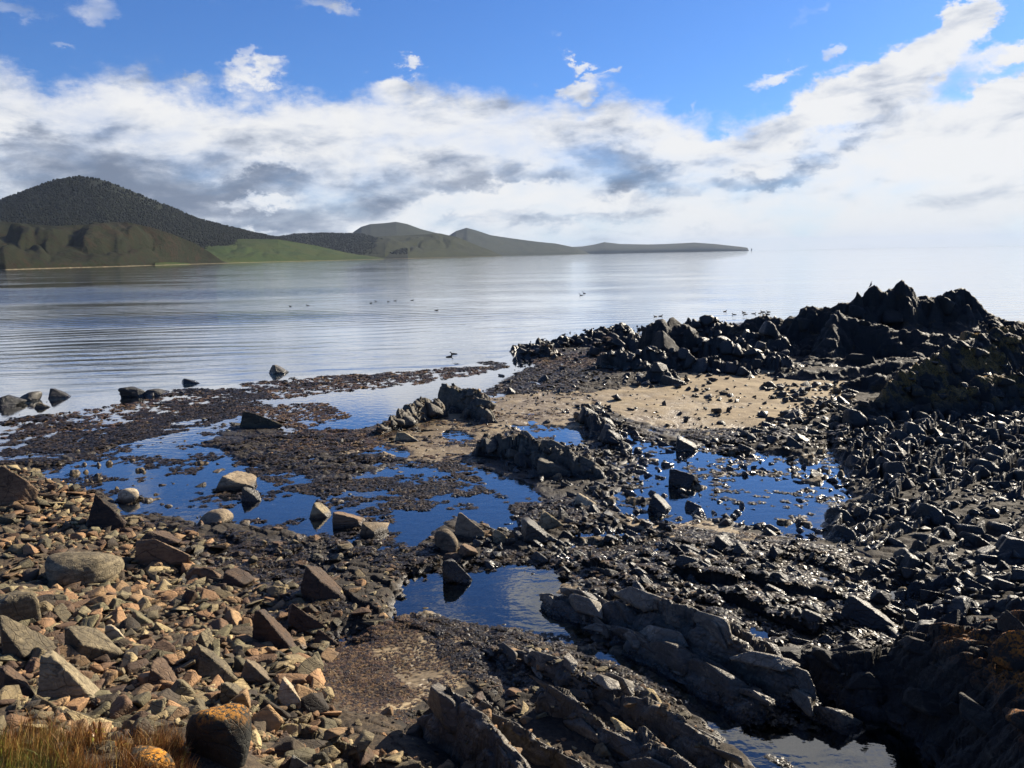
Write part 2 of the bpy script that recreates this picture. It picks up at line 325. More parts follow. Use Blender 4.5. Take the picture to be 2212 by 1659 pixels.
def ground_mat():
    m, b = new_mat('shore ground')
    geo = b.add('ShaderNodeNewGeometry'); pos = geo.outputs['Position']
    at_ = b.add('ShaderNodeAttribute', attribute_name='cls'); sp = b.add('ShaderNodeSeparateColor', {0: at_.outputs['Color']})
    sand, weed, grav = sp.outputs
    z = b.add('ShaderNodeSeparateXYZ', {0: pos}).outputs[2]
    n1 = b.noise(pos, 0.9, 6, 0.6); n3 = b.noise(pos, 9, 7, 0.7); n4 = b.noise(pos, 45, 5, 0.65)
    mud = b.mix(b.rng(n3, 0.35, 0.7), (0.008, 0.0062, 0.0042), (0.042, 0.030, 0.018))
    mud = b.mix(b.rng(n4, 0.55, 0.75, 0, 0.6), mud, (0.09, 0.065, 0.038))
    sc_ = b.mix(b.rng(n1, 0.35, 0.65), (0.20, 0.148, 0.085), (0.29, 0.222, 0.13))
    sc_ = b.mix(b.rng(n3, 0.5, 0.8, 0, 0.45), sc_, (0.11, 0.075, 0.04))
    wc = b.mix(b.rng(n3, 0.35, 0.65), (0.014, 0.009, 0.006), (0.075, 0.045, 0.022)); wc = b.mix(b.rng(n4, 0.5, 0.7, 0, .6), wc, (0.14, 0.10, 0.05))
    gc = b.mix(b.rng(n3, 0.35, 0.7), (0.018, 0.012, 0.007), (0.085, 0.058, 0.032)); gc = b.mix(b.rng(n4, 0.5, 0.75, 0, .6), gc, (0.15, 0.115, 0.065))
    c = b.mix(b.rng(b.math('ADD', sand, b.math('MULTIPLY', b.math('SUBTRACT', n3, .5), 0.7)), 0.38, 0.6), mud, sc_)
    c = b.mix(b.rng(b.math('ADD', grav, b.math('MULTIPLY', b.math('SUBTRACT', n3, .5), 0.7)), 0.38, 0.62), c, gc)
    c = b.mix(b.rng(b.math('ADD', weed, b.math('MULTIPLY', b.math('SUBTRACT', n3, .5), 1.0)), 0.40, 0.6), c, wc)
    wet = b.rng(z, 0.02, 0.11, 1, 0)                       # damp ground next to the water is darker and glossier
    c = b.mix(b.math('MULTIPLY', wet, 0.45), c, b.mix(1.0, c, (0.35, 0.33, 0.3, 1), 'MULTIPLY'))
    # sand ripples
    rp = b.add('ShaderNodeTexWave', {'Vector': b.mapping(pos, rot=(0, 0, R(62))), 'Scale': 2.6, 'Distortion': 5.0, 'Detail': 2, 'Detail Scale': 1.3}).outputs['Fac']
    hgt = b.math('ADD', b.math('MULTIPLY', n3, b.math('SUBTRACT', 1.15, sand)), b.math('MULTIPLY', b.math('MULTIPLY', rp, sand), 1.3))
    hgt = b.math('ADD', hgt, b.math('MULTIPLY', n4, b.math('SUBTRACT', 0.7, b.math('MULTIPLY', sand, 0.5))))
    rough = b.math('SUBTRACT', b.math('SUBTRACT', 0.95, b.math('MULTIPLY', wet, 0.45)), b.math('MULTIPLY', n3, 0.15))
    finish(b, c, rough, hgt, 0.7, 0.035, spec=0.4)
    return m
M_ground = ground_mat()

def water_mat(name, ripple, tint=(0.74, 0.82, 0.74), deep=False):
    m, b = new_mat(name)
    pos = b.add('ShaderNodeNewGeometry').outputs['Position']
    if deep:
        p1 = b.mapping(pos, rot=(0, 0, R(-14)), scale=(0.09, 0.55, 1))
        p2 = b.mapping(pos, rot=(0, 0, R(12)), scale=(0.5, 1.7, 1))
        big = b.noise(p1, 1.0, 3, 0.5, dist=0.6); mid = b.noise(p2, 1.0, 4, 0.55)
        fine = b.noise(b.mapping(pos, scale=(1, 2.2, 1)), 3.0, 3, 0.5)
        # slicks and breezes: calm and ruffled patches some tens of metres across
        patch = b.rng(b.noise(b.mapping(pos, rot=(0, 0, R(-10)), scale=(0.012, 0.03, 1)), 1.0, 4, 0.6), 0.35, 0.65, 0.25, 1.0)
        h = b.math('ADD', b.math('MULTIPLY', big, 1.3), b.math('MULTIPLY', mid, 0.62)); h = b.math('ADD', h, b.math('MULTIPLY', fine, 0.06))
        blow = None
        for (u, v, rx, ry) in ((180, 640, 70, 34), (-200, 640, 60, 50), (330, 690, 26, 12)):
            q = at(u, v, 0); g = b.rng(b.vmath('LENGTH', b.mapping(pos, loc=tuple(q), scale=(rx, ry, 1), typ='TEXTURE')), 1.2, 0.2); blow = g if blow is None else b.math('MAXIMUM', blow, g)
        patch = b.math('ADD', patch, b.math('MULTIPLY', blow, 3.2))
        wv = b.add('ShaderNodeTexWave', {'Vector': b.mapping(pos, rot=(0, 0, R(-12))), 'Scale': 0.10, 'Distortion': 12.0, 'Detail': 4, 'Detail Scale': 0.25, 'Detail Roughness': 0.62}, bands_direction='Y').outputs['Fac']
        h = b.math('ADD', h, b.math('MULTIPLY', wv, 0.55))
        shore = b.rng(b.vmath('LENGTH', pos), 34, 75, 0.25, 1.0)
        h = b.math('MULTIPLY', b.math('MULTIPLY', h, patch), shore)
        bp = b.add('ShaderNodeBump', {'Height': h, 'Strength': 1.0, 'Distance': ripple}).outputs[0]
    else:
        h = b.math('ADD', b.noise(b.mapping(pos, scale=(1, 1.6, 1)), 2.2, 3, 0.5), b.math('MULTIPLY', b.noise(pos, 9, 2, 0.5), 0.15))
        bp = b.add('ShaderNodeBump', {'Height': h, 'Strength': 1.0, 'Distance': ripple}).outputs[0]
    fr = b.add('ShaderNodeFresnel', {'IOR': 1.38 if deep else 1.45, 'Normal': bp})
    gl = b.add('ShaderNodeBsdfGlossy', {'Color': (1, 1, 1, 1), 'Roughness': 0.03 if deep else 0.015, 'Normal': bp})
    if deep: un = b.add('ShaderNodeBsdfDiffuse', {'Color': (0.012, 0.022, 0.032, 1)})
    else: un = b.add('ShaderNodeBsdfTransparent', {'Color': tuple(tint)+(1,)})
    mx = b.add('ShaderNodeMixShader', {0: b.math('MULTIPLY_ADD', fr.outputs[0], 1.5 if deep else 1.65, 0.08 if deep else 0.06, clamp=True), 1: un.outputs[0], 2: gl.outputs[0]})
    b.add('ShaderNodeOutputMaterial', {0: mx.outputs[0]})
    return m
M_sea = water_mat('sea water', 0.065, deep=True)
M_pool = water_mat('pool water', 0.006)

def simple_mat(name, c1, c2, scale=3, rough=0.9, bump=0.0, spec=0.3, att=None, transl=0.0):
    m, b = new_mat(name); pos = b.add('ShaderNodeNewGeometry').outputs['Position']
    n = b.noise(pos, scale, 5, 0.6)
    c = b.mix(b.rng(n, 0.3, 0.7), c1, c2)
    if att:
        a = b.add('ShaderNodeAttribute', attribute_name='tint').outputs['Fac']
        cr = b.add('ShaderNodeValToRGB', {0: a}); e = cr.color_ramp; e.elements[0].color = tuple(att[0])+(1,); e.elements[1].color = tuple(att[-1])+(1,)
        for i, q in enumerate(att[1:-1]): x = e.elements.new((i+1)/(len(att)-1)); x.color = tuple(q)+(1,)
        c = b.mix(1.0, cr.outputs[0], b.mix(b.rng(n, 0.3, 0.7), (0.6, 0.6, 0.6, 1), (1.2, 1.2, 1.2, 1)), 'MULTIPLY')
    p = finish(b, c, rough, n if bump else None, bump, 0.02, spec)
    return m
M_weed = simple_mat('dark wrack', 0, 0, 6, 0.48, 0, 0.5, att=((0.004, 0.003, 0.0025), (0.010, 0.007, 0.005), (0.026, 0.017, 0.009), (0.07, 0.045, 0.018)))
M_weed_o = simple_mat('orange wrack', 0, 0, 6, 0.5, 0, 0.5, att=((0.010, 0.007, 0.005), (0.032, 0.017, 0.010), (0.085, 0.045, 0.020), (0.17, 0.105, 0.04)))
M_grass = simple_mat('dry grass', 0, 0, 6, 0.6, 0, 0.3, att=((0.19, 0.075, 0.02), (0.34, 0.18, 0.05), (0.36, 0.26, 0.08), (0.12, 0.17, 0.025), (0.24, 0.30, 0.035)))
M_seed = simple_mat('seed head', (0.12, 0.045, 0.015), (0.26, 0.11, 0.035), 60, 0.9, 0.6)
M_leaf = simple_mat('fleshy leaf', 0, 0, 20, 0.45, 0, 0.5, att=((0.25, 0.05, 0.02), (0.40, 0.20, 0.04), (0.36, 0.34, 0.04), (0.14, 0.24, 0.03)))
M_bird = simple_mat('bird feathers', (0.012, 0.011, 0.010), (0.03, 0.027, 0.024), 30, 0.7)
M_forest = simple_mat('forest crowns', 0, 0, 0.02, 1.0, 0, 0.1, att=((0.004, 0.0055, 0.004), (0.006, 0.0075, 0.0045), (0.008, 0.0095, 0.005)))

def hill_mat(name, layers, scale=0.01):
    m, b = new_mat(name); pos = b.add('ShaderNodeNewGeometry').outputs['Position']
    z = b.add('ShaderNodeSeparateXYZ', {0: pos}).outputs[2]
    n1 = b.noise(pos, scale, 7, 0.62); n2 = b.noise(pos, scale*7, 8, 0.72)
    t = b.math('ADD', b.math('MULTIPLY', n1, 0.5), b.math('MULTIPLY', n2, 0.5))
    cr = b.add('ShaderNodeValToRGB', {0: b.rng(t, 0.3, 0.7, smooth=False)}); e = cr.color_ramp
    e.elements[0].color = tuple(layers[0])+(1,); e.elements[1].color = tuple(layers[-1])+(1,)
    for i, q in enumerate(layers[1:-1]): x = e.elements.new((i+1)/(len(layers)-1)); x.color = tuple(q)+(1,)
    c = b.mix(b.rng(b.math('ADD', z, b.math('MULTIPLY', n2, 3)), 1.2, 3.0, 1, 0), cr.outputs[0], (0.20, 0.165, 0.115, 1))    # strip of beach
    finish(b, c, 1.0, n2, 1.0, 9.0, spec=0.1)
    return m

# ------------------------------------------------------------------ layout of the shore (frame coordinates laid out on the ground, in metres)
WATERLINE = [(-900, 960), (-300, 905), (0, 880), (150, 862), (300, 850), (480, 832), (640, 812), (800, 806), (950, 795), (1060, 780), (1112, 764), (1124, 742), (1180, 724), (1300, 706), (1420, 697), (1620, 693), (1760, 690), (1900, 688), (2240, 706), (2500, 735), (3000, 780)]
POOLS = [
    [(60, 1012), (150, 1000), (230, 975), (330, 935), (420, 905), (505, 905), (480, 930), (440, 960), (520, 990), (560, 1010), (640, 1020), (700, 1050), (860, 1010), (1000, 1000), (1140, 1040), (1150, 1100), (1130, 1160), (1070, 1150), (980, 1110), (930, 1150), (880, 1195), (820, 1190), (700, 1170), (600, 1150), (480, 1140), (420, 1125), (270, 1115), (230, 1080), (120, 1060)],
    [(1330, 925), (1480, 965), (1560, 960), (1640, 975), (1740, 985), (1790, 962), (1812, 985), (1850, 1050), (1840, 1080), (1790, 1110), (1760, 1175), (1700, 1160), (1600, 1130), (1500, 1120), (1420, 1140), (1300, 1100), (1280, 1070), (1380, 1050), (1400, 1000), (1340, 960)],
    [(1240, 1150), (1420, 1140), (1450, 1180), (1380, 1230), (1290, 1225), (1200, 1215), (1230, 1180)],
    [(870, 1240), (960, 1225), (1060, 1222), (1180, 1218), (1205, 1255), (1190, 1290), (1230, 1335), (1290, 1385), (1450, 1430), (1560, 1480), (1620, 1520), (1560, 1520), (1380, 1450), (1250, 1395), (1150, 1372), (1080, 1352), (960, 1335), (850, 1342), (850, 1290)],
    [(1190, 1310), (1240, 1345), (1300, 1392), (1450, 1436), (1620, 1520), (1570, 1550), (1420, 1482), (1270, 1425), (1180, 1365)],
    [(1530, 1560), (1545, 1520), (1650, 1545), (1720, 1590), (1795, 1590), (1780, 1540), (1710, 1490), (1650, 1430), (1610, 1380), (1590, 1335), (1650, 1335), (1710, 1420), (1830, 1460), (1900, 1520), (1960, 1570), (2040, 1680), (2150, 1800), (1950, 1850), (1750, 1720), (1640, 1650), (1560, 1600)],
    [(1680, 1190), (1740, 1222), (1850, 1245), (1875, 1295), (1800, 1285), (1740, 1262), (1670, 1235)],
    [(1900, 1285), (1960, 1262), (2010, 1300), (1960, 1350), (1930, 1330)],
    [(1110, 915), (1200, 925), (1280, 945), (1230, 965), (1140, 945)], [(760, 962), (870, 966), (880, 985), (780, 985)], [(970, 935), (1010, 935), (1010, 962), (975, 960)],
    [(700, 848), (960, 822), (965, 850), (900, 885), (850, 908), (800, 900), (720, 872)],
    [(1040, 1375), (1100, 1430), (1130, 1500), (1080, 1500), (1050, 1440)],
    [(380, 1250), (440, 1240), (460, 1262), (400, 1275)], [(720, 1370), (770, 1360), (775, 1395), (730, 1400)],
]
POOLS = [W(p) for p in POOLS]
SANDS = [W(p) for p in [
    [(1270, 850), (1400, 838), (1520, 808), (1700, 800), (1830, 830), (1850, 868), (1790, 905), (1660, 922), (1560, 948), (1400, 915), (1300, 885)],
    [(920, 895), (1060, 850), (1200, 840), (1290, 850), (1290, 900), (1250, 932), (1100, 975), (1030, 1000), (830, 988), (740, 978), (600, 955), (640, 930), (800, 935)],
    [(730, 1400), (830, 1365), (1000, 1372), (1015, 1440), (1000, 1490), (900, 1540), (760, 1590), (690, 1500), (690, 1440)],
    [(1340, 1118), (1500, 1128), (1660, 1165), (1560, 1195), (1380, 1170)],
    [(1190, 1268), (1290, 1285), (1300, 1310), (1200, 1300)], [(1090, 1235), (1190, 1228), (1200, 1290), (1240, 1340), (1290, 1390), (1180, 1370), (1080, 1340)]]]
WEEDS = [W(p) for p in [
    [(1140, 768), (1330, 762), (1320, 805), (1180, 808)], [(520, 832), (760, 808), (960, 795), (1110, 790), (1000, 815), (900, 830), (600, 862)],
    [(480, 880), (700, 870), (760, 900), (640, 930), (600, 920)], [(40, 905), (480, 840), (480, 870), (200, 935), (0, 950)],
    [(640, 930), (860, 930), (800, 975), (600, 975)], [(700, 1400), (900, 1340), (960, 1360), (800, 1420), (900, 1510), (700, 1570), (660, 1470)]]]
DWEED = [W(p) for p in [
    [(0, 935), (250, 905), (480, 848), (580, 850), (590, 880), (400, 930), (250, 962), (180, 1000), (0, 1012)],
    [(470, 955), (720, 930), (880, 985), (1020, 1010), (1050, 1060), (900, 1105), (760, 1080), (620, 1060), (520, 1010)],
    [(1100, 1090), (1300, 1080), (1280, 1150), (1150, 1150)], [(1150, 790), (1300, 800), (1230, 850), (1050, 850)],
    [(420, 1180), (650, 1190), (760, 1330), (560, 1370), (500, 1250)]]]
RUBBLE = W([(-700, 1000), (0, 1005), (70, 1060), (250, 1110), (470, 1175), (600, 1215), (720, 1320), (690, 1420), (720, 1520), (830, 1590), (900, 1700), (900, 2400), (-2500, 2400)])
# control points of the broad relief: (u, v, z)
CTRL = [(-600, 1000, 0.5), (-100, 1010, 0.18), (0, 1090, 0.42), (150, 1130, 0.28), (250, 1120, 0.06), (400, 1190, 0.10), (500, 1200, 0.04), (620, 1240, 0.02), (0, 1200, 0.65), (200, 1230, 0.35), (330, 1260, 0.20), (0, 1320, 1.0), (200, 1340, 0.7),
        (400, 1330, 0.42), (600, 1320, 0.20), (700, 1400, 0.08), (560, 1450, 0.45), (300, 1450, 1.0), (0, 1450, 1.45), (450, 1520, 0.95), (620, 1520, 0.45), (700, 1590, 0.30), (250, 1540, 1.6), (0, 1560, 2.1), (150, 1640, 2.6), (420, 1640, 1.95), (350, 1590, 1.75),
        (620, 1650, 1.0), (800, 1655, 0.55), (-400, 1400, 2.2), (-300, 1640, 3.2), (100, 2000, 3.9), (500, 2000, 3.0), (900, 1900, 1.2), (1100, 1640, 0.25), (1100, 2200, 2.5), (1500, 1640, 0.2), (1700, 2000, 0.2), (2400, 2000, 0.6),
        (900, 1450, 0.07), (820, 1500, 0.09), (1000, 1550, 0.1), (1200, 1330, 0.05), (1300, 1250, 0.03), (1500, 1250, 0.05), (1700, 1300, 0.1), (1900, 1300, 0.12), (1500, 870, 0.10), (1600, 830, 0.14), (1750, 860, 0.12), (1450, 920, 0.06), (1150, 900, 0.05), (1000, 970, 0.05),
        (700, 960, 0.03), (800, 940, 0.03), (900, 1040, -0.02), (500, 1080, -0.1), (200, 930, -0.03), (100, 970, 0.04), (500, 860, -0.04), (800, 860, -0.05), (1000, 820, -0.04), (300, 890, -0.05), (700, 900, -0.03), (100, 900, -0.04), (650, 840, -0.05), (850, 820, -0.05), (1250, 790, 0.0), (1000, 1080, -0.03), (1100, 1300, -0.1), (1900, 1000, 0.15), (2100, 1000, 0.35), (2212, 1100, 0.5), (2000, 1150, 0.3), (2000, 900, 0.3),
        (2300, 900, 0.8), (1850, 1150, 0.08), (1650, 1080, -0.06), (1500, 1020, -0.02), (1950, 1450, 0.1), (2200, 1300, 0.5), (1700, 780, 0.15), (1900, 780, 0.3), (1400, 760, 0.02), (1200, 730, -0.02), (-600, 850, -0.3), (1750, 1620, -0.2), (1900, 1620, -0.3), (2600, 1300, 1.0)]
CP = np.array([at(u, v, z) for u, v, z in CTRL])
WLP = W(WATERLINE)
SEAPOLY = np.vstack([WLP, [[400, 60, 0], [4000, 60, 0], [4000, 4000, 0], [-4000, 4000, 0], [-4000, 40, 0], [-100, 30, 0]]])

def base_h(x, y):
    num = np.zeros(x.shape, np.float64); den = np.zeros(x.shape, np.float64)
    for px, py, pz in CP:
        R2 = 0.03*(px*px+py*py)
        d2 = (x-px)**2+(y-py)**2
        w = 1/(d2+0.02*R2)**1.7
        num += w*pz; den += w
    return (num/den).astype(np.float32)
def smask(x, y, polys, soft):
    m = np.zeros(x.shape, np.float32)
    for p in polys:
        lo = p[:, :2].min(0)-3; hi = p[:, :2].max(0)+3
        k = (x > lo[0]) & (x < hi[0]) & (y > lo[1]) & (y < hi[1])
        if k.any():
            m[k] = np.maximum(m[k], 1-sstep(-soft, soft, sdf(x[k], y[k], p)))
    return m
STRIKE = math.atan2(*(W([(1750, 1480)])[0]-W([(1230, 1290)])[0])[[1, 0]])     # the rock ribs run this way
def ground(x, y, full=False):
    x = np.asarray(x, np.float32); y = np.asarray(y, np.float32)
    r = np.sqrt(x*x+y*y)
    wx = x + 0.012*r*fbm(x*0.8, y*0.8, 4, 1) + 0.12*fbm(x*4, y*4, 3, 5); wy = y + 0.03*r*fbm(x*0.8, y*0.8, 4, 2) + 0.2*fbm(x*4, y*4, 3, 6)
    h = base_h(x, y)
    pool = smask(wx, wy, POOLS, 0.22); sand = smask(wx, wy, SANDS, 0.5); weed = smask(wx, wy, WEEDS, 0.8); dw = smask(wx, wy, DWEED, 0.6)
    rub = 1-sstep(-0.3, 0.4, sdf(wx, wy, RUBBLE))
    sea = sstep(-1.0, 5.0, -sdf(wx, wy, SEAPOLY))
    seashore = sstep(-1.5, 1.5, -sdf(wx, wy, SEAPOLY))
    near = 1-sstep(90, 160, r)
    # small relief
    mound = fbm(x*1.1, y*1.1, 4, 10); fine = fbm(x*5, y*5, 4, 14)
    rocky = np.clip(1-sand-rub*0.5, 0, 1)
    fa = facets(x, y, 0.75, 0.36, STRIKE, 20, -0.45, 0.5, 0.7, 0.25)
    rel = 0.045*mound + rocky*(0.055*fa*(0.4+0.6*sstep(-.4, .4, fbm(x*0.35, y*0.35, 2, 33))) + 0.035*fine) + sand*(0.010*mound-0.02)
    frontrock = smask(wx, wy, [FRONT], 1.0)
    rel += frontrock*(0.16*facets(x, y, 1.3, 0.55, STRIKE, 24, -0.55, 0.4, 0.7, 0.3)+0.05*fine)
    dk = dw*(0.10*(vnoise(x*3.2, y*5, 40)-0.45) + 0.06*(vnoise(x*9, y*13, 41)-0.5))
    wd = weed*(0.03*(vnoise(x*1.5, y*3, 42)-0.4))
    h = h*1.0 + rel*near + dk + wd
    film = smask(wx, wy, [FILM], 1.5); isl = smask(wx, wy, [POOLS[1], POOLS[2], POOLS[6]], 1.0)
    h = h - film*(np.maximum(h, 0)*0.6+0.03+0.10*sstep(0.35, 0.6, vnoise(x*0.35+3, y*0.8, 48)*0.65+vnoise(x*1.3, y*2.6, 49)*0.35))
    h = h - pool*(0.10 + np.maximum(h, 0)*0.8)*(1-0.55*dw*sstep(0.4, 0.7, vnoise(x*2.2, y*3, 44)))*(1-(0.75+0.35*isl)*sstep(0.74-0.10*isl, 0.84-0.10*isl, vnoise(x*1.1, y*1.9, 46)*0.6+vnoise(x*3.3, y*5, 47)*0.4))
    h = h - seashore*(0.07) - sea*(0.5+0.03*r)
    h = h - sstep(60, 95, r)*0.3*(y > 0)*(1-rub) - sstep(150, 400, r)*6
    if full: return h, np.maximum(sand*(1-pool*0.35), pool*0.47), np.clip(weed, 0, 1), rub, dw
    return h
FRONT = W([(1180, 1200), (1450, 1190), (1700, 1200), (1900, 1260), (1950, 1420), (1700, 1400), (1500, 1330), (1250, 1290)])

FILM = W([(-600, 1000), (0, 1000), (150, 985), (330, 925), (470, 895), (640, 925), (760, 925), (830, 900), (1000, 850), (1130, 845), (1200, 800), (1130, 760), (950, 790), (640, 810), (300, 845), (0, 875), (-600, 930)])

def build_ground():
    inner = np.linspace(R(-42), R(42), 1330)
    ang = np.concatenate([np.linspace(R(-180), R(-42), 60)[:-1], inner, np.linspace(R(42), R(180), 60)[1:]])
    rad = np.concatenate([np.linspace(1.0, 5.5, 12)[:-1], np.exp(np.linspace(math.log(5.5), math.log(110), 1050)), np.exp(np.linspace(math.log(112), math.log(38000), 40))])
    A, Rr = np.meshgrid(ang, rad)
    x = (np.sin(A)*Rr).astype(np.float32).ravel(); y = (np.cos(A)*Rr).astype(np.float32).ravel()
    h, s, w, g, dw = ground(x, y, True)
    V = np.stack([x, y, h], 1)
    me = mesh_np('ground', V, grid_faces(len(rad), len(ang))[:, ::-1], M_ground, True)
    setattr_v(me, 'cls', np.stack([s, w, g, np.ones_like(s)], 1), 'FLOAT_COLOR')
    o = obj('ground', me); tag(o, kind='structure')
build_ground()

def build_water():
    """the sea outside and the pools inside the waterline, two sheets butted edge to edge"""
    wl = np.vstack([[[-120, -80, 0], [-110, 0, 0]], WLP, [[110, 20, 0], [120, -80, 0]]])
    n = len(wl)
    def fan(name, muls, mat):
        V = np.vstack([wl*np.array([m, m, 0]) for m in muls]); Fq = grid_faces(len(muls), n)
        me = mesh_np(name, V, Fq, mat)
        if me.polygons[len(Fq)//2].normal.z < 0: me.flip_normals()
        tag(obj(name, me), kind='structure')
    fan('sea', (1, 1.5, 3, 10, 60, 800), M_sea)
    fan('tide_pool_water', (0.02, 0.3, 0.7, 1), M_pool)
build_water()

# ------------------------------------------------------------------ far hills (azimuth / distance grids)
def hill(name, crest, shore, mat, nu=260, nd=70, rough=0.06, gully=0.1, power=1.0, seed=0, back=1.25, gs=60.0, extra=None):
    """crest: (u, v, distance); shore: (u, distance)"""
    us = np.linspace(crest[0][0], crest[-1][0], nu)
    cu = np.array([c[0] for c in crest]); pts = np.array([atd(*c) for c in crest])
    zc = np.interp(us, cu, pts[:, 2]); D = np.interp(us, cu, [c[2] for c in crest]); s = np.interp(us, cu, pts[:, 0]/pts[:, 1])
    D0 = np.interp(us, [q[0] for q in shore], [q[1] for q in shore])
    t = np.concatenate([np.linspace(0, 1, nd), np.linspace(1, back, 16)[1:]])
    T, U = np.meshgrid(t, np.arange(nu), indexing='ij')
    Dd = np.where(T <= 1, D0[U]+(D[U]-D0[U])*T, D[U]*(1+(T-1)))
    x = s[U]*Dd; y = Dd
    prof = np.where(T <= 1, np.clip(T, 0, 1)**power, np.clip(1-((T-1)/(back-1))**1.3*1.05, -0.05, 1))
    edge = sstep(0, 0.05, U/(nu-1))*sstep(0, 0.05, 1-U/(nu-1)) if extra is None else 1
    n = fbm(x/gs, y/gs*0.5, 5, seed); g = 1-np.abs(fbm(s[U]*D[U]/gs*1.6+n*0.3, T*1.5, 3, seed+9))*2
    z = zc[U]*prof*(1+rough*n*(1-np.clip(T, 0, 1)**4)) - gully*zc[U]*g*np.clip(T*(1-T), 0, 1)*2
    z = z*1.0 - (1-edge)*2 - 0.5*(T == 0)*8
    V = np.stack([x.ravel(), y.ravel(), z.ravel()], 1)
    me = mesh_np(name, V, grid_faces(len(t), nu)[:, ::-1], mat, True)
    o = tag(obj(name, me), kind='structure')
    return V.reshape(len(t), nu, 3)

H_forest = hill_mat('forest floor', ((0.005, 0.0065, 0.004), (0.009, 0.011, 0.006), (0.020, 0.023, 0.009)), 0.004)  # cloud shade over the hills is put into these low colours
H_brown = hill_mat('brown heath', ((0.003, 0.005, 0.0015), (0.014, 0.009, 0.0035), (0.009, 0.013, 0.003), (0.022, 0.013, 0.0055), (0.012, 0.017, 0.004)), 0.012)
H_green = hill_mat('green meadow', ((0.008, 0.016, 0.003), (0.018, 0.036, 0.006), (0.032, 0.042, 0.008), (0.028, 0.022, 0.008)), 0.01)
H_cliff = hill_mat('green cliff', ((0.007, 0.008, 0.005), (0.015, 0.018, 0.006), (0.025, 0.028, 0.010)), 0.006)
H_far = hill_mat('far headland', ((0.012, 0.016, 0.012), (0.022, 0.026, 0.014)), 0.003)
GA = hill('hill_forested', [(-900, 560, 3000), (-600, 520, 3000), (-250, 470, 3000), (-60, 446, 3000), (0, 434, 3000), (60, 410, 3000), (95, 398, 3000), (120, 390, 3000), (150, 385, 3000), (175, 382, 3000), (205, 385, 3000), (235, 393, 3000), (285, 413, 3050), (330, 432, 3100), (380, 452, 3200), (430, 474, 3300), (500, 491, 3500), (560, 505, 3700), (610, 515, 3850), (700, 545, 4000)],
          [(-900, 1700), (0, 1750), (480, 2600), (700, 3300)], H_forest, 300, 80, 0.05, 0.05, 0.95, 3, gs=300)
GB = hill('hill_heath', [(-1100, 560, 1900), (-800, 500, 1900), (-300, 470, 1850), (0, 478, 1800), (60, 484, 1800), (120, 488, 1800), (180, 485, 1850), (240, 480, 1900), (275, 480, 1900), (330, 492, 1950), (375, 507, 2000), (420, 525, 2100), (455, 545, 2200), (480, 562, 2300), (500, 568, 2450)],
          [(-1100, 1150), (0, 1230), (250, 1600), (500, 2350)], H_brown, 500, 110, 0.22, 0.55, 0.62, 5, gs=90)
GC = hill('hill_meadow', [(330, 520, 3100), (440, 521, 3100), (520, 516, 3200), (600, 517, 3300), (680, 530, 3500), (760, 548, 3700), (830, 557, 3800)],
          [(330, 1750), (480, 2350), (640, 2950), (830, 3650)], H_green, 240, 60, 0.16, 0.25, 0.8, 8, gs=140)
GD = hill('hill_wooded_ridge', [(540, 530, 5000), (590, 513, 5000), (640, 505, 5000), (700, 503, 5000), (740, 504, 5000), (780, 505, 5000), (830, 518, 5000), (880, 530, 5000)],
          [(540, 3900), (880, 4100)], H_forest, 160, 30, 0.06, 0.05, 0.8, 11, gs=260)
GE = hill('hill_dome', [(730, 530, 7500), (765, 500, 7500), (780, 490, 7500), (800, 484, 7500), (830, 482, 7500), (855, 479, 7500), (880, 484, 7500), (910, 495, 7500), (950, 505, 7500), (1010, 520, 7500)],
          [(730, 5600), (1010, 6500)], H_far, 160, 30, 0.04, 0.08, 1.0, 13, gs=500)
GF = hill('hill_green_cliffs', [(720, 545, 4900), (760, 530, 5000), (790, 516, 5100), (810, 511, 5200), (860, 509, 5300), (900, 507, 5400), (950, 504, 5500), (990, 513, 5650), (1030, 530, 5900), (1060, 541, 6100), (1085, 552, 6300)],
          [(720, 4000), (830, 4100), (1085, 6100)], H_cliff, 400, 60, 0.05, 0.3, 0.6, 15, gs=200)
GG = hill('headland_near', [(960, 515, 9000), (985, 499, 9000), (1008, 492, 9000), (1030, 498, 9000), (1060, 508, 9000), (1100, 514, 9200), (1160, 522, 9500), (1200, 526, 9800), (1240, 534, 10000), (1275, 548, 10300)],
          [(960, 7600), (1275, 10000)], H_far, 200, 30, 0.03, 0.15, 0.7, 17, gs=500)
GH = hill('headland_far', [(1120, 537, 13000), (1180, 535, 13000), (1225, 534, 13000), (1260, 532, 13000), (1285, 528, 13000), (1305, 523, 13000), (1340, 527, 13000), (1400, 528, 13000), (1440, 527, 13000), (1500, 524, 13000), (1545, 527, 13000), (1580, 531, 13000), (1600, 533, 13000), (1615, 535, 13000), (1618, 542, 13000)],
          [(1120, 12200), (1618, 12800)], H_far, 260, 24, 0.02, 0.1, 0.45, 19, gs=600, extra=1)
def sea_stack():
    p = atd(1623.5, 541, 12900)
    n = 12; V = []; 
    for k, (z, r) in enumerate(((-3, 13), (12, 11), (25, 11), (34, 7), (40, 2))):
        for i in range(n):
            a = 2*math.pi*i/n; q = r*(0.8+0.4*mnoise.noise(Vector((math.cos(a)*1.4, math.sin(a)*1.4, z*0.05))))
            V.append((p[0]+q*math.cos(a), p[1]+q*math.sin(a), z))
    Fq = [[k*n+i, k*n+(i+1) % n, (k+1)*n+(i+1) % n, (k+1)*n+i] for k in range(4) for i in range(n)]
    me = mesh_np('sea_stack', np.array(V), np.array(Fq), H_far)
    tag(obj('sea_stack', me), 'tiny rock needle standing in the sea off the tip of the farthest headland', 'sea stack')
sea_stack()

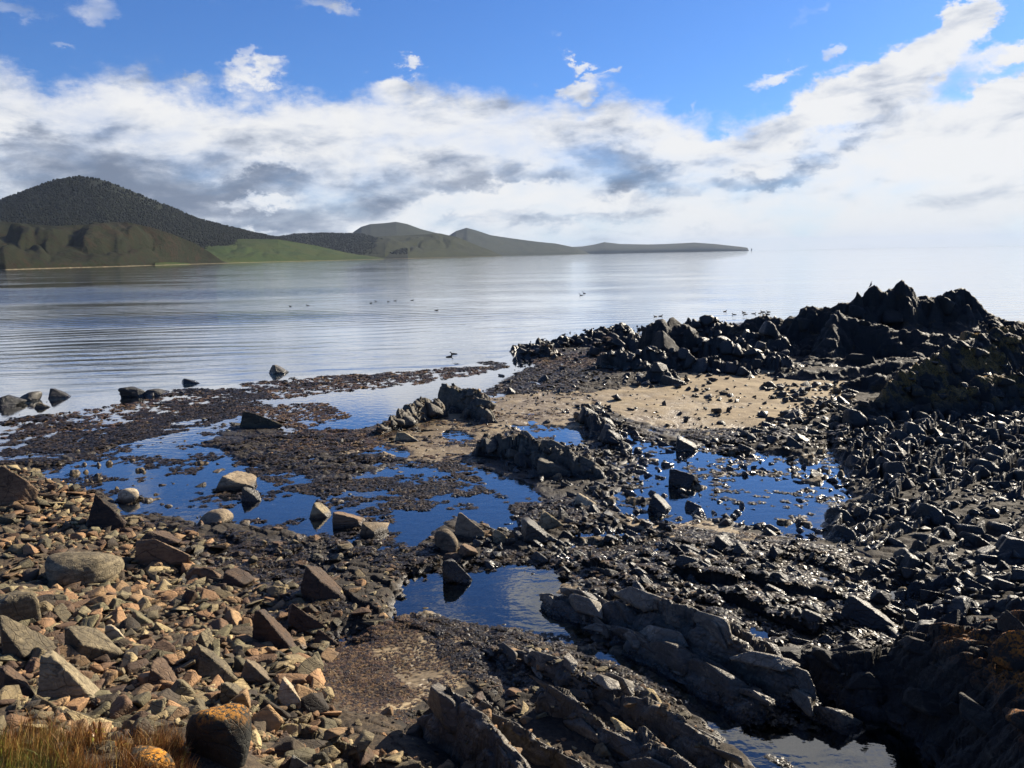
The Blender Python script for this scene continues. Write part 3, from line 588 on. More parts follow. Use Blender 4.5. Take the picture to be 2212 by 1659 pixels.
# tree crowns: low many-faced lumps
def hull(npts, sx=1, sy=1, sz=1, seed=0, bevel=0.0, box=0.5):
    rn = np.random.default_rng(seed); bm = bmesh.new()
    for i in range(npts):
        p = rn.normal(size=3); p /= np.linalg.norm(p)
        q = np.sign(p)*np.abs(p)**(1-box); q = q/np.max(np.abs(q))*0.5*(1-box)+p*0.5*box+q*0.0
        q = p*0.5*(1-box)+np.clip(p*1.6, -1, 1)*0.5*box
        bm.verts.new((q[0]*sx, q[1]*sy, q[2]*sz))
    r = bmesh.ops.convex_hull(bm, input=bm.verts)
    bmesh.ops.delete(bm, geom=list({g for g in r['geom_interior']+r['geom_unused'] if isinstance(g, bmesh.types.BMVert)}), context='VERTS')
    bmesh.ops.dissolve_limit(bm, angle_limit=R(12), verts=bm.verts, edges=bm.edges)
    if bevel: bmesh.ops.bevel(bm, geom=list(bm.edges), offset=bevel, segments=1, affect='EDGES', profile=0.5)
    bmesh.ops.triangulate(bm, faces=bm.faces)
    bm.verts.index_update()
    V = np.array([v.co[:] for v in bm.verts], np.float32); Fc = np.array([[v.index for v in f.verts] for f in bm.faces], np.int32)
    bm.free(); return V, Fc
def merge_copies(name, protos, which, pos, scl, rot, tint, mat, extra_rot=None):
    """one mesh out of many placed copies; rot: (n,3,3)"""
    Vs = []; Fs = []; Ts = []; off = 0
    for k, (V, Fc) in enumerate(protos):
        idx = np.nonzero(which == k)[0]
        if not len(idx): continue
        P = V[None]*scl[idx][:, None, :]
        P = np.einsum('nij,nvj->nvi', rot[idx], P)+pos[idx][:, None, :]
        n = len(V); Vs.append(P.reshape(-1, 3)); Fs.append((Fc[None]+(np.arange(len(idx))*n)[:, None, None]+off).reshape(-1, Fc.shape[1])); Ts.append(np.repeat(tint[idx], n)); off += n*len(idx)
    me = mesh_np(name, np.vstack(Vs), np.vstack(Fs), mat)
    setattr_v(me, 'tint', np.concatenate(Ts)); return me
def rotz(a):
    c, s = np.cos(a), np.sin(a); z = np.zeros_like(c); o = np.ones_like(c)
    return np.stack([np.stack([c, -s, z], -1), np.stack([s, c, z], -1), np.stack([z, z, o], -1)], -2)
def rotax(a, ax):
    c, s = np.cos(a), np.sin(a); z = np.zeros_like(c); o = np.ones_like(c)
    if ax == 0: return np.stack([np.stack([o, z, z], -1), np.stack([z, c, -s], -1), np.stack([z, s, c], -1)], -2)
    return np.stack([np.stack([c, z, s], -1), np.stack([z, o, z], -1), np.stack([-s, z, c], -1)], -2)

def forest():
    protos = [hull(16, 1, 1, 1.2, 300+i, 0, 0.1) for i in range(6)]
    P = []; S = []
    for G, n, clear in ((GA, 42000, True), (GD, 5000, False)):
        nt, nu = G.shape[:2]
        top = 80 if G is GA else 30
        t = RNG.random(n)**0.8*(top-1); u = RNG.random(n)*(nu-1)
        i = t.astype(int); j = np.minimum(u.astype(int), nu-2); a = (t-i)[:, None]; c = (u-j)[:, None]
        p = (G[i, j]*(1-a)+G[np.minimum(i+1, nt-1), j]*a)*(1-c)+(G[i, j+1]*(1-a)+G[np.minimum(i+1, nt-1), j+1]*a)*c
        keep = fbm(p[:, 0]/180, p[:, 1]/180, 3, 77) > -0.85
        if clear:   # grassy clearing below the summit, to its right
            uu_ = np.interp(j, [0, nu-1], [-900, 700])
            keep &= ~((uu_ > 190) & (uu_ < 350) & (i > 66) & (RNG.random(n) < 0.8))
        if G is GD: keep &= (p[:, 2] > 22)
        p = p[keep]; P.append(p); S.append(RNG.uniform(5, 9, len(p)))
    P = np.vstack(P); S = np.concatenate(S); n = len(P)
    P[:, 2] += S*0.3
    scl = np.stack([S*RNG.uniform(.8, 1.3, n), S*RNG.uniform(.8, 1.3, n), S*RNG.uniform(.8, 1.3, n)], 1)
    me = merge_copies('forest', protos, RNG.integers(0, 6, n), P, scl, rotz(RNG.random(n)*6.28), RNG.random(n), M_forest)
    tag(obj('forest', me), 'dark woodland of low crowns covering the far mountain and ridge', 'forest', kind='stuff')
forest()

# ------------------------------------------------------------------ rock outcrops: bedrock masses, each its own mesh
o_info = {}
OUT = []          # (sampler, bounds) so that loose stones can lie on them
def seg_field(x, y, lines, p, asym=0.3):
    h = np.full(x.shape, -9.0, np.float32)
    for ln in lines:
        N = [(*atd(u, v, Y), w) for (u, v, Y, w) in ln]
        for (x0, y0, z0, w0), (x1, y1, z1, w1) in zip(N[:-1], N[1:]):
            ex, ey = x1-x0, y1-y0; L2 = ex*ex+ey*ey
            t = np.clip(((x-x0)*ex+(y-y0)*ey)/L2, 0, 1)
            qx = x-x0-ex*t; qy = y-y0-ey*t; d = np.sqrt(qx**2+qy**2); d = d*(1-asym*(0.87*qx+0.5*qy)/(d+0.05)); w = w0+(w1-w0)*t; z = z0+(z1-z0)*t
            q = -0.5+(z+0.5)*(1-np.minimum(d/w, 2)**p)
            h = np.maximum(h, q)
    return h
def outcrop(name, lines=None, mat=None, label=None, cat='rock outcrop', group=None, res=0.05, p=1.4, ang=None, L=1.2, Wd=0.5, amp=0.5, dip=0.5, warp=0.35, seed=1, poly=None, zf=None, hd=0.5, fine=0.04, step=0.5, asym=0.3, crack=0.2, rnd=0.4):
    ang = STRIKE if ang is None else ang
    if lines:
        N = np.array([(*atd(u, v, Y)[:2], w) for ln in lines for (u, v, Y, w) in ln]); m = N[:, 2].max()*1.15+0.3
        lo = N[:, :2].min(0)-m; hi = N[:, :2].max(0)+m
    else:
        m = 0.8; lo = poly[:, :2].min(0)-m; hi = poly[:, :2].max(0)+m
    nx = int((hi[0]-lo[0])/res); ny = int((hi[1]-lo[1])/res)
    gx, gy = np.meshgrid(np.linspace(lo[0], hi[0], nx), np.linspace(lo[1], hi[1], ny)); x = gx.ravel().astype(np.float32); y = gy.ravel().astype(np.float32)
    def H(x, y):
        wx = x+warp*fbm(x/1.6/max(.4, warp), y/1.6/max(.4, warp), 4, seed+100)*1.3; wy = y+warp*fbm(x/1.6/max(.4, warp), y/1.6/max(.4, warp), 4, seed+120)*1.3
        if lines: h = seg_field(wx, wy, lines, p, asym)
        else:
            s = sdf(wx, wy, poly); h = zf(x, y)*sstep(0.5, -0.3, s) - 0.5*sstep(-0.1, 0.6, s)
        env = np.clip((h+0.35)/0.7, 0, 1)
        fa = facets(x, y, L, Wd, ang, seed, dip, rnd, step, crack)
        fb = facets(x, y, L*0.42, Wd*0.42, ang+0.25, seed+7, dip, rnd, step, crack)
        fc_ = facets(x, y, L*0.16, Wd*0.2, ang-0.2, seed+13, dip, rnd, step, crack)
        h = h + env*(amp*Wd*(0.8*fa+0.3*fb+0.10*fc_) + fine*0.6*fbm(x*6, y*6, 4, seed+30))
        return h
    h = H(x, y)
    dx = hd*Wd*0.09*facets(y+h*0.8+3, h*2.2+x*0.3, L*0.5, Wd*0.5, 0.4, seed+40, 0.2, 0.4, 0.6, 0); dy = hd*Wd*0.09*facets(x-h*0.8+3, h*2.2+y*0.3, L*0.5, Wd*0.5, -0.4, seed+45, 0.2, 0.4, 0.6, 0)
    V = np.stack([x+dx, y+dy, h], 1)
    Fc = grid_faces(ny, nx); Fc = Fc[(h[Fc].max(1) > -0.40)]
    us = np.unique(Fc); mp = np.full(len(V), -1); mp[us] = np.arange(len(us))
    me = mesh_np(name, V[us], mp[Fc], mat, False)
    o = obj(name, me); tag(o, label, cat, group); OUT.append((H, lo, hi)); o_info[o.name] = (o, H, lines, poly, mat)
    return o
DIP = -0.55
outcrop('sea_crag', [[(1600, 700, 57, 2.0), (1640, 686, 57, 2.2), (1700, 692, 56, 2.2), (1728, 680, 54, 1.8), (1745, 662, 54, 1.6), (1772, 668, 54, 1.8), (1812, 655, 53.5, 1.8), (1850, 659, 53, 2.0), (1866, 626, 53, 1.9), (1884, 614, 53, 1.9), (1915, 630, 53, 2.0), (1940, 620, 53, 2.1), (1952, 604, 53, 2.0), (1985, 632, 53, 2.0), (2018, 640, 53, 2.2), (2048, 622, 53, 2.3), (2080, 626, 53, 2.3), (2100, 650, 52.5, 2.4), (2150, 680, 52, 2.6), (2225, 704, 51, 3.0), (2330, 715, 50, 3.0)],
         [(1640, 730, 55, 3.5), (1760, 715, 53.5, 3.8), (1860, 700, 52.5, 4.2), (1960, 690, 52.5, 4.5), (2100, 695, 52.2, 4.6), (2280, 725, 50, 4.5)],
         [(1812, 676, 50.8, 1.8), (1795, 720, 49.4, 1.8), (1760, 770, 47.6, 1.2)], [(1812, 676, 50.8, 1.8), (1880, 700, 50, 2.0), (1980, 715, 49, 2.6), (2080, 735, 47, 2.6)],
         [(1640, 790, 46.5, 1.4), (1740, 775, 47, 2.2), (1860, 780, 46, 2.6), (2000, 770, 45, 2.8)], [(1690, 800, 42.5, .9), (1790, 795, 41.8, 1.5), (1880, 788, 41, 1.8), (1980, 778, 40.5, 2.0), (2080, 772, 40, 2.2)], [(1840, 822, 38.5, .8), (1900, 815, 38, 1.2), (1970, 800, 38, 1.4)]], M_crag,
        'tall jagged dark crag with several peaks standing between the sand and the open sea', 'crag', res=0.09, p=1.5, L=1.9, Wd=1.15, amp=0.36, warp=0.45, asym=0.0, seed=3, dip=0.15, hd=0.8, fine=0.16, step=0.5, rnd=0.75, crack=0.12)
outcrop('tilted_ridge', [[(1800, 920, 30.0, .6), (1850, 882, 29.9, 1.1), (1913, 838, 30.3, 1.6), (1980, 794, 30.9, 2.2), (2063, 744, 31.7, 2.8), (2165, 708, 33, 3.8), (2320, 695, 34, 4.8)],
         [(1960, 885, 29.6, .8), (2040, 858, 29.8, 1.2), (2120, 815, 30.3, 1.8), (2260, 790, 30.8, 2.4), (2450, 780, 30.8, 2.6)]], M_ridge,
        'long dark ridge of steeply tilted beds with yellow lichen along its crest', 'rock ridge', res=0.055, p=1.15, ang=R(-62), L=2.6, Wd=0.6, amp=0.34, warp=0.22, seed=9, dip=-0.75, hd=0.5, fine=0.03, rnd=0.35, crack=0.15)
def zfield(x, y): return 0.10 + 0.055*np.clip(x-7.5, 0, 12) + 0.03*fbm(x*.3, y*.3, 2, 5)
outcrop('block_pavement', None, M_pave, 'broad pavement of close set dark angular blocks between the right hand pool and the ridge', 'rock pavement',
        poly=W([(1800, 925), (2450, 905), (2600, 1250), (2100, 1225), (1890, 1235), (1810, 1200), (1790, 1130), (1868, 1085), (1850, 1030), (1808, 975)]), zf=zfield, res=0.045, ang=R(38), L=1.0, Wd=0.55, amp=0.55, dip=-0.8, warp=0.15, seed=14, hd=0.4, fine=0.03, rnd=0.35, step=0.35)
outcrop('rock_shelf', [[(1850, 1232, 16.2, .5), (1930, 1210, 16.3, .7), (2040, 1200, 16.1, .9), (2150, 1188, 16, 1.0), (2400, 1180, 15.8, 1.3)],
         [(1960, 1262, 14.9, .4), (2050, 1250, 14.9, .6), (2212, 1246, 14.6, .7), (2400, 1240, 14.5, .9)],
         [(1985, 1310, 13.8, .45), (2060, 1300, 13.8, .5), (2212, 1296, 13.3, .7), (2400, 1290, 13.2, .9)],
         [(1990, 1345, 12.9, .4), (2090, 1335, 12.7, .5), (2212, 1330, 12.2, .6), (2400, 1330, 12, .9)]], M_pave,
        'stepped dark rock shelf whose overlapping ribs cross the right edge of the shore', 'rock shelf', res=0.028, p=1.3, ang=R(8), L=1.3, Wd=0.34, amp=0.55, warp=0.18, seed=21, dip=-0.5, hd=0.6, fine=0.025)
outcrop('lichened_crag', [[(1690, 1400, 12.4, .35), (1780, 1415, 11.9, .55), (1860, 1430, 11.4, .7), (1930, 1420, 11.2, .9), (1991, 1392, 11.0, 1.1), (2075, 1374, 10.7, 1.3), (2212, 1362, 10.3, 1.7), (2450, 1350, 9.8, 2.2)],
         [(2230, 1370, 10.2, 1.7), (2330, 1500, 8.7, 1.9), (2600, 1700, 7.2, 2.6)]], M_ledge_l,
        'large crag with orange lichen on top whose shaded face drops into the near pool', 'crag', res=0.022, p=2.0, L=0.9, Wd=0.34, amp=0.5, warp=0.2, seed=27, dip=DIP, hd=0.8, fine=0.03)
outcrop('rock_rib', [[(1180, 1290, 14.9, .25), (1250, 1296, 14.4, .5), (1350, 1306, 13.8, .75), (1475, 1318, 13.0, .8), (1580, 1368, 12.2, .62), (1661, 1420, 11.55, .45), (1735, 1482, 11.1, .30), (1785, 1560, 10.7, .2)],
         [(1300, 1345, 13.7, .4), (1420, 1385, 12.8, .5), (1540, 1450, 11.8, .5), (1640, 1520, 11.0, .4)]], M_ledge,
        'long rib of wet rock with a sunlit crest running between two dark pool channels', 'rock rib', res=0.02, p=1.8, L=1.4, Wd=0.5, amp=0.42, warp=0.16, seed=31, dip=DIP, hd=0.8, fine=0.03)
outcrop('rock_rib', [[(1000, 1392, 13.2, .25), (1060, 1388, 13.0, .36), (1130, 1412, 12.5, .38), (1220, 1438, 11.8, .42), (1320, 1472, 11.15, .42), (1410, 1515, 10.6, .36), (1460, 1555, 10.3, .25)]], M_ledge,
        'broken rib with pale split slabs just in front of the milky pool', 'rock rib', res=0.02, p=1.5, L=0.8, Wd=0.42, amp=0.5, warp=0.16, seed=37, dip=DIP, hd=0.9, fine=0.03)
outcrop('slab_outcrop', [[(915, 1540, 10.4, .3), (955, 1500, 10.1, .42), (1000, 1515, 9.9, .5), (1050, 1575, 9.3, .5), (1100, 1640, 8.8, .5), (1160, 1740, 8.2, .5)]], M_ledge,
        'tall upright grey slab with a black shaded side at the bottom edge', 'rock slab', res=0.017, p=1.7, L=1.5, Wd=0.45, amp=0.45, warp=0.10, seed=41, dip=DIP, hd=0.8, fine=0.02)
outcrop('slab_outcrop', [[(1040, 1520, 10.7, .25), (1110, 1555, 10.1, .32), (1230, 1615, 9.4, .36), (1350, 1690, 8.8, .4)], [(1175, 1492, 10.9, .25), (1235, 1500, 10.7, .35), (1290, 1550, 10.2, .3)]], M_ledge,
        'low brown slabs leaning away from the tall upright slab', 'rock slab', res=0.017, p=1.6, L=1.3, Wd=0.42, amp=0.45, warp=0.10, seed=47, dip=DIP, hd=0.8, fine=0.02)
outcrop('slab_outcrop', [[(1320, 1510, 10.9, .3), (1400, 1525, 10.4, .38), (1480, 1575, 9.8, .36), (1560, 1640, 9.15, .36), (1640, 1720, 8.6, .36)], [(1290, 1575, 10.0, .4), (1390, 1590, 9.7, .45), (1480, 1650, 9.0, .45), (1580, 1740, 8.4, .45)]], M_ledge,
        'rounded reddish brown ribs of rock sloping into the pool at the bottom', 'rock rib', res=0.017, p=1.8, L=1.6, Wd=0.45, amp=0.42, warp=0.10, seed=53, dip=DIP, hd=0.7, fine=0.02)
outcrop('slab_outcrop', [[(590, 1610, 9.5, .3), (650, 1592, 9.5, .4), (740, 1615, 9.3, .45), (860, 1640, 9.1, .5), (980, 1700, 8.6, .5)]], M_hero_grey,
        'grey green slabs at the bottom edge right of the orange lichened boulder', 'rock slab', res=0.017, p=1.7, L=1.0, Wd=0.42, amp=0.45, warp=0.10, seed=59, dip=DIP, hd=0.8, fine=0.02)
outcrop('jagged_ridge', [[(1025, 962, 27.2, .5), (1050, 944, 27.4, .7), (1095, 950, 26.8, .7), (1140, 962, 26, .8), (1175, 975, 25.3, .8), (1206, 972, 25.0, .95), (1240, 985, 24.5, .9), (1290, 1022, 23.8, .5)]], M_pale,
        'low jagged ridge of splintered rock in the middle of the shore', 'rock ridge', res=0.035, p=1.3, L=0.9, Wd=0.55, amp=0.6, warp=0.2, seed=61, dip=DIP, hd=0.9, fine=0.04)
outcrop('block_row', [[(1262, 884, 33.0, .35), (1285, 900, 31.0, .5), (1300, 925, 29.2, .65), (1325, 948, 28.3, .75), (1345, 972, 27.2, .5)]], M_pave,
        'short row of dark upright blocks stepping down from the sand to the pool', 'rock row', res=0.035, p=1.5, L=0.8, Wd=0.55, amp=0.6, warp=0.2, seed=67, dip=DIP, hd=0.9, fine=0.03)
outcrop('pale_islet_rock', [[(958, 830, 36.0, .45), (968, 824, 35.8, .7), (990, 832, 35.4, .8), (1022, 842, 34.8, .7), (1036, 868, 33.6, .5), (1052, 896, 32.6, .3)]], M_pale,
        'pale cracked upright rock beside the silvery shallow pool', 'rock', res=0.035, p=2.0, L=1.2, Wd=0.7, amp=0.38, warp=0.2, seed=71, dip=DIP, hd=1.0, fine=0.05)
outcrop('pale_islet_rock', [[(945, 862, 34.2, .45), (905, 865, 33.8, .75), (875, 882, 32.8, .6), (838, 905, 31.4, .4), (822, 922, 30.9, .25)]], M_pale,
        'low humped rock with a green tinge just left of the pale cracked upright rock', 'rock', res=0.035, p=1.6, L=1.1, Wd=0.7, amp=0.36, warp=0.2, seed=73, dip=DIP, hd=1.0, fine=0.05)
outcrop('low_reef', [[(1116, 748, 58, .8), (1165, 738, 59, 1.2), (1230, 730, 60, 1.2), (1300, 712, 61, 1.8), (1350, 706, 62, 1.3)], [(1130, 752, 54, .8), (1190, 750, 54, 1.0)], [(1280, 742, 54, 1.0), (1360, 732, 54, 1.3), (1400, 742, 52, 1.0)]], M_pave,
        'low reef of dark rocks reaching out into the sea at the tip of the shore', 'reef', res=0.085, p=1.4, L=1.5, Wd=0.8, amp=0.6, warp=0.5, seed=79, dip=DIP, hd=0.9, fine=0.06)
outcrop('dark_block', [[(1405, 706, 51, 1.2), (1432, 695, 51, 1.6), (1470, 701, 51, 1.4)]], M_crag,
        'massive square dark block standing over the reef left of the tall crag', 'rock', res=0.08, p=2.6, L=1.6, Wd=1.0, amp=0.35, warp=0.3, seed=83, dip=0.2, hd=1.0, fine=0.06)
outcrop('dark_reef', [[(1480, 700, 60, 1.6), (1530, 690, 60, 2.0), (1590, 700, 59, 1.6)], [(1480, 735, 52, 1.0), (1545, 738, 49, 1.4), (1620, 752, 47, 1.5), (1690, 775, 45, 1.2)], [(1400, 760, 48, 1.0), (1470, 770, 46.5, 1.2), (1540, 775, 45, 1.2), (1610, 790, 43.5, 0.9)],
         [(1300, 768, 48.5, .8), (1340, 762, 48, 1.0), (1390, 775, 46.5, .9)], [(1600, 720, 54, 1.6), (1680, 722, 52, 1.8)]], M_pave,
        'black spiky reef spread out at the foot of the tall crag behind the sand', 'reef', res=0.07, p=1.3, L=1.5, Wd=0.75, amp=0.65, warp=0.45, seed=89, dip=DIP, hd=0.9, fine=0.05)
outcrop('wedge_rock', [[(1385, 812, 42, .6), (1416, 788, 42, 1.1), (1440, 800, 41.6, .9), (1464, 822, 41, .5)]], M_pave,
        'large black wedge shaped rock at the near edge of the reef on the sand', 'rock', res=0.05, p=1.3, L=1.3, Wd=0.8, amp=0.4, warp=0.25, seed=93, dip=DIP, hd=0.8, fine=0.04)

def surface(x, y):
    """height of ground or outcrop at points"""
    x = np.asarray(x, np.float32); y = np.asarray(y, np.float32); h = ground(x, y)
    for H, lo, hi in OUT:
        k = (x > lo[0]) & (x < hi[0]) & (y > lo[1]) & (y < hi[1])
        if k.any(): h[k] = np.maximum(h[k], H(x[k], y[k]))
    return h

# ------------------------------------------------------------------ loose stones
def ico(sub):
    bm = bmesh.new(); bmesh.ops.create_icosphere(bm, subdivisions=sub, radius=1)
    V = np.array([v.co[:] for v in bm.verts]); Fc = np.array([[v.index for v in f.verts] for f in bm.faces]); bm.free(); return V, Fc
ICO = {k: ico(k) for k in (3, 4, 5)}
def n3(P, s, seed):
    x, y, z = (P*s+seed*3.7).T
    return (vnoise(x+z*0.7, y-z*0.31, seed)+vnoise(y+x*0.4, z+x*0.23, seed+1)+vnoise(z-y*0.37, x+y*0.61, seed+2))/3*2-1
def rock_verts(seed, sub=4, el=(1, 0.8, 0.6), planes=16, soft=26, layers=0.0, rough=0.03, rounded=0.0, wedge=False):
    rn = np.random.default_rng(seed); D, Fc = ICO[sub]
    n = rn.normal(size=(planes, 3)); n /= np.linalg.norm(n, axis=1)[:, None]
    n = np.vstack([n, [[0, 0.1, 1], [0.1, 0, -1]]]); n /= np.linalg.norm(n, axis=1)[:, None]
    off = rn.uniform(0.62, 1.0, len(n)); off[-2] = rn.uniform(.55, .9)
    if wedge:                                  # a few slanting faces cut the stone to a wedge or a blunt pyramid
        A = [(rn.uniform(-.3, .7), rn.uniform(.65, 1.1), rn.uniform(.34, .5)), (rn.uniform(2.6, 3.6), rn.uniform(.0, .45), rn.uniform(.42, .62)), (rn.uniform(-2.1, -1.2), rn.uniform(.1, .7), rn.uniform(.45, .7)), (rn.uniform(1.1, 2.1), rn.uniform(.2, .9), rn.uniform(.5, .8))]
        for q in range(rn.integers(3, 5)):
            a, e_, of = A[q]; n[q] = (math.cos(a)*math.cos(e_), math.sin(a)*math.cos(e_), math.sin(e_)); off[q] = of
        off[-2] = rn.uniform(.6, .95)
    c = D@n.T
    k = np.maximum(c, 1e-3)/off[None]                # 1/r for each plane
    s = (k**soft).sum(1)**(1/soft)
    r = 1/s; r = r*(1-rounded)+0.85*rounded
    P = D*r[:, None]
    if layers:
        ax = rn.normal(size=3)*0.35+np.array([0.3, 0.2, 1]); ax /= np.linalg.norm(ax)
        t = P@ax*(5+rn.random()*5); st = (np.abs((t+0.6*n3(P, 2, seed)) % 1-0.5)*2)**3
        P = P*(1-layers*st)[:, None]
    P = P*(1+rough*(n3(P, 3.1, seed+5)+0.5*n3(P, 7.3, seed+6)+0.3*n3(P, 15, seed+8)))[:, None]
    P = P*np.array(el)
    P -= (P.max(0)+P.min(0))/2; P /= (P.max(0)-P.min(0)).max()
    return P.astype(np.float32), Fc
MESHES = {}
def rock_mesh(mat, seed, **kw):
    k = (mat.name, seed, tuple(sorted(kw.items())))
    if k not in MESHES:
        V, Fc = rock_verts(seed, **kw); MESHES[k] = mesh_np('rock', V, Fc, mat)
    return MESHES[k]


# slabs and blocks that the outcrops are split into: parts of their outcrop
def add_slabs(oname, n, smin, smax, el=(.55, 1, .6), rz=40, spread=0.7, sink=0.12, pw=1.3, seed=0, part='slab', wob=14, zmin=-0.05, rough=0.03, cap=100, mat2=None):
    o, H, lines, poly, mat = o_info[oname]; mat = mat2 or mat; rn = np.random.default_rng(seed+5)
    P = []
    if lines:
        segs = []
        for ln in lines:
            N = [(*atd(u, v, Y)[:2], w) for (u, v, Y, w) in ln]; segs += list(zip(N[:-1], N[1:]))
        wt = np.array([math.hypot(a[0]-b_[0], a[1]-b_[1])*(a[2]+b_[2]) for a, b_ in segs]); wt /= wt.sum()
        for k in rn.choice(len(segs), n*2, p=wt):
            a, b_ = segs[k]; t = rn.random(); w = a[2]+(b_[2]-a[2])*t; q = rn.normal()*spread*w; ex, ey = b_[0]-a[0], b_[1]-a[1]; L = math.hypot(ex, ey)
            P.append((a[0]+ex*t-ey/L*q, a[1]+ey*t+ex/L*q))
        P = np.array(P)
    else:
        lo = poly[:, :2].min(0); hi = poly[:, :2].max(0); P = lo+(hi-lo)*rn.random((n*5, 2)); P = P[sdf(P[:, 0].astype(np.float32), P[:, 1].astype(np.float32), poly) < 0]
    z = H(P[:, 0].astype(np.float32), P[:, 1].astype(np.float32)); k = z > zmin; P, z = P[k], z[k]
    s_ = (smin**(-pw)+(smax**(-pw)-smin**(-pw))*rn.random(len(P)))**(-1/pw); od = np.argsort(-s_); P, z, s_ = P[od], z[od], s_[od]
    acc = []
    for m in range(len(P)):
        if all((P[m, 0]-P[q, 0])**2+(P[m, 1]-P[q, 1])**2 > (0.36*(s_[m]+s_[q]))**2 for q in acc): acc.append(m)
        if len(acc) >= n: break
    sub = 4 if 700*smax/np.hypot(*P[0]) > 25 else 3
    acc = sorted(acc, key=lambda m: -s_[m]/math.hypot(*P[m])); rest = []
    for r_, m in enumerate(acc):
        sd = int(rn.integers(0, 14)); s3 = s_[m]*1.15
        rot = (R(rn.normal()*wob*.6), R(rn.normal()*wob*.6), R(rz+rn.normal()*wob)); loc = (P[m, 0], P[m, 1], z[m]+s3*el[2]*0.5-sink*s3-s3*el[2]*0.25); scl = (s3*rn.uniform(.85, 1.2), s3*rn.uniform(.85, 1.2), s3*rn.uniform(.8, 1.25))
        if r_ < cap:
            c = obj(part, rock_mesh(mat, 2000+sd, sub=sub, el=el, planes=8, soft=60, layers=0.05, rough=rough, wedge=True), o); c.rotation_euler = rot; c.location = loc; c.scale = scl
        else: rest.append((2000+sd, rot, loc, scl))
    if rest:
        Vs = []; Fs = []; off = 0
        for sd, rot, loc, scl in rest:
            V, Fc = rock_verts_cached(sd, el, rough); M = np.array(Euler(rot).to_matrix()); Vw = (V*np.array(scl))@M.T+np.array(loc); Vs.append(Vw); Fs.append(Fc+off); off += len(V)
        c = obj('small_blocks', mesh_np('small_blocks', np.vstack(Vs), np.vstack(Fs), mat), o); c['kind'] = 'stuff'
RVC = {}
def rock_verts_cached(sd, el, rough):
    if (sd, el, rough) not in RVC: RVC[(sd, el, rough)] = rock_verts(sd, sub=3, el=el, planes=8, soft=60, layers=0.05, rough=rough, wedge=True)
    return RVC[(sd, el, rough)]
add_slabs('sea_crag', 100, 0.6, 1.9, el=(.8, .9, .8), rz=20, seed=1, part='block', rough=0.07, sink=.42, wob=18, spread=1.0)
add_slabs('tilted_ridge', 100, 0.35, 0.85, el=(.6, .9, .6), rz=25, seed=2, part='block', sink=.25, wob=8, spread=.14)
add_slabs('block_pavement', 1900, 0.24, 0.85, el=(.55, 1, .75), rz=22, seed=3, part='block', sink=.24, wob=10, pw=1.2)
add_slabs('rock_shelf', 170, 0.25, 0.9, el=(1, .5, .45), rz=0, seed=4, sink=.10, wob=14)
add_slabs('lichened_crag', 180, 0.16, 0.75, el=(.6, 1, .6), rz=35, seed=5, sink=.12)
add_slabs('rock_rib', 300, 0.16, 1.15, el=(.34, 1, .42), rz=38, seed=6, sink=.06, cap=60, wob=8)
add_slabs('rock_rib', 40, 0.35, 1.0, el=(.38, 1, .36), rz=38, seed=66, sink=.02, spread=.25, wob=8, mat2=M_wetlit, cap=40)  # crest slabs whose light colour carries the sunlit highlight
add_slabs('rock_rib.001', 200, 0.12, 0.7, el=(.4, 1, .45), rz=38, seed=7, wob=12, cap=65)
add_slabs('rock_rib.001', 30, 0.2, 0.5, el=(.6, 1, .45), rz=38, seed=67, sink=.02, spread=.4, mat2=M_wetlit, cap=30)
add_slabs('slab_outcrop', 45, 0.25, 1.1, el=(.34, 1, .6), rz=32, seed=8, wob=7, sink=.3)
add_slabs('slab_outcrop.001', 80, 0.16, 1.0, el=(.34, 1, .5), rz=36, seed=9, wob=8, sink=.2)
add_slabs('slab_outcrop.002', 100, 0.2, 1.2, el=(.36, 1, .42), rz=42, seed=10, wob=8, sink=.15)
add_slabs('slab_outcrop.003', 60, 0.15, 0.6, el=(.6, 1, .5), rz=50, seed=11, wob=22)
add_slabs('jagged_ridge', 120, 0.22, 1.2, el=(.5, .9, .75), rz=25, seed=12, wob=16)
add_slabs('block_row', 70, 0.3, 0.85, el=(.75, .75, .75), rz=15, seed=13, part='block', wob=16)
add_slabs('pale_islet_rock', 30, 0.3, 1.0, el=(.9, .9, .8), rz=10, seed=14, part='block', rough=0.06, sink=.3)
add_slabs('pale_islet_rock.001', 34, 0.25, 0.9, el=(.8, .9, .7), rz=10, seed=15, part='block', rough=0.06, sink=.25)
add_slabs('low_reef', 220, 0.25, 1.0, el=(.8, .8, .6), rz=10, seed=16, part='block', wob=22)
add_slabs('dark_block', 14, 0.8, 2.2, el=(.9, .8, .9), rz=10, seed=17, part='block', sink=.3)
add_slabs('dark_reef', 520, 0.25, 1.1, el=(.7, .85, .7), rz=15, seed=18, part='block', wob=22)
add_slabs('wedge_rock', 12, 0.6, 1.8, el=(.8, .9, .7), rz=10, seed=19, part='block', sink=.2)

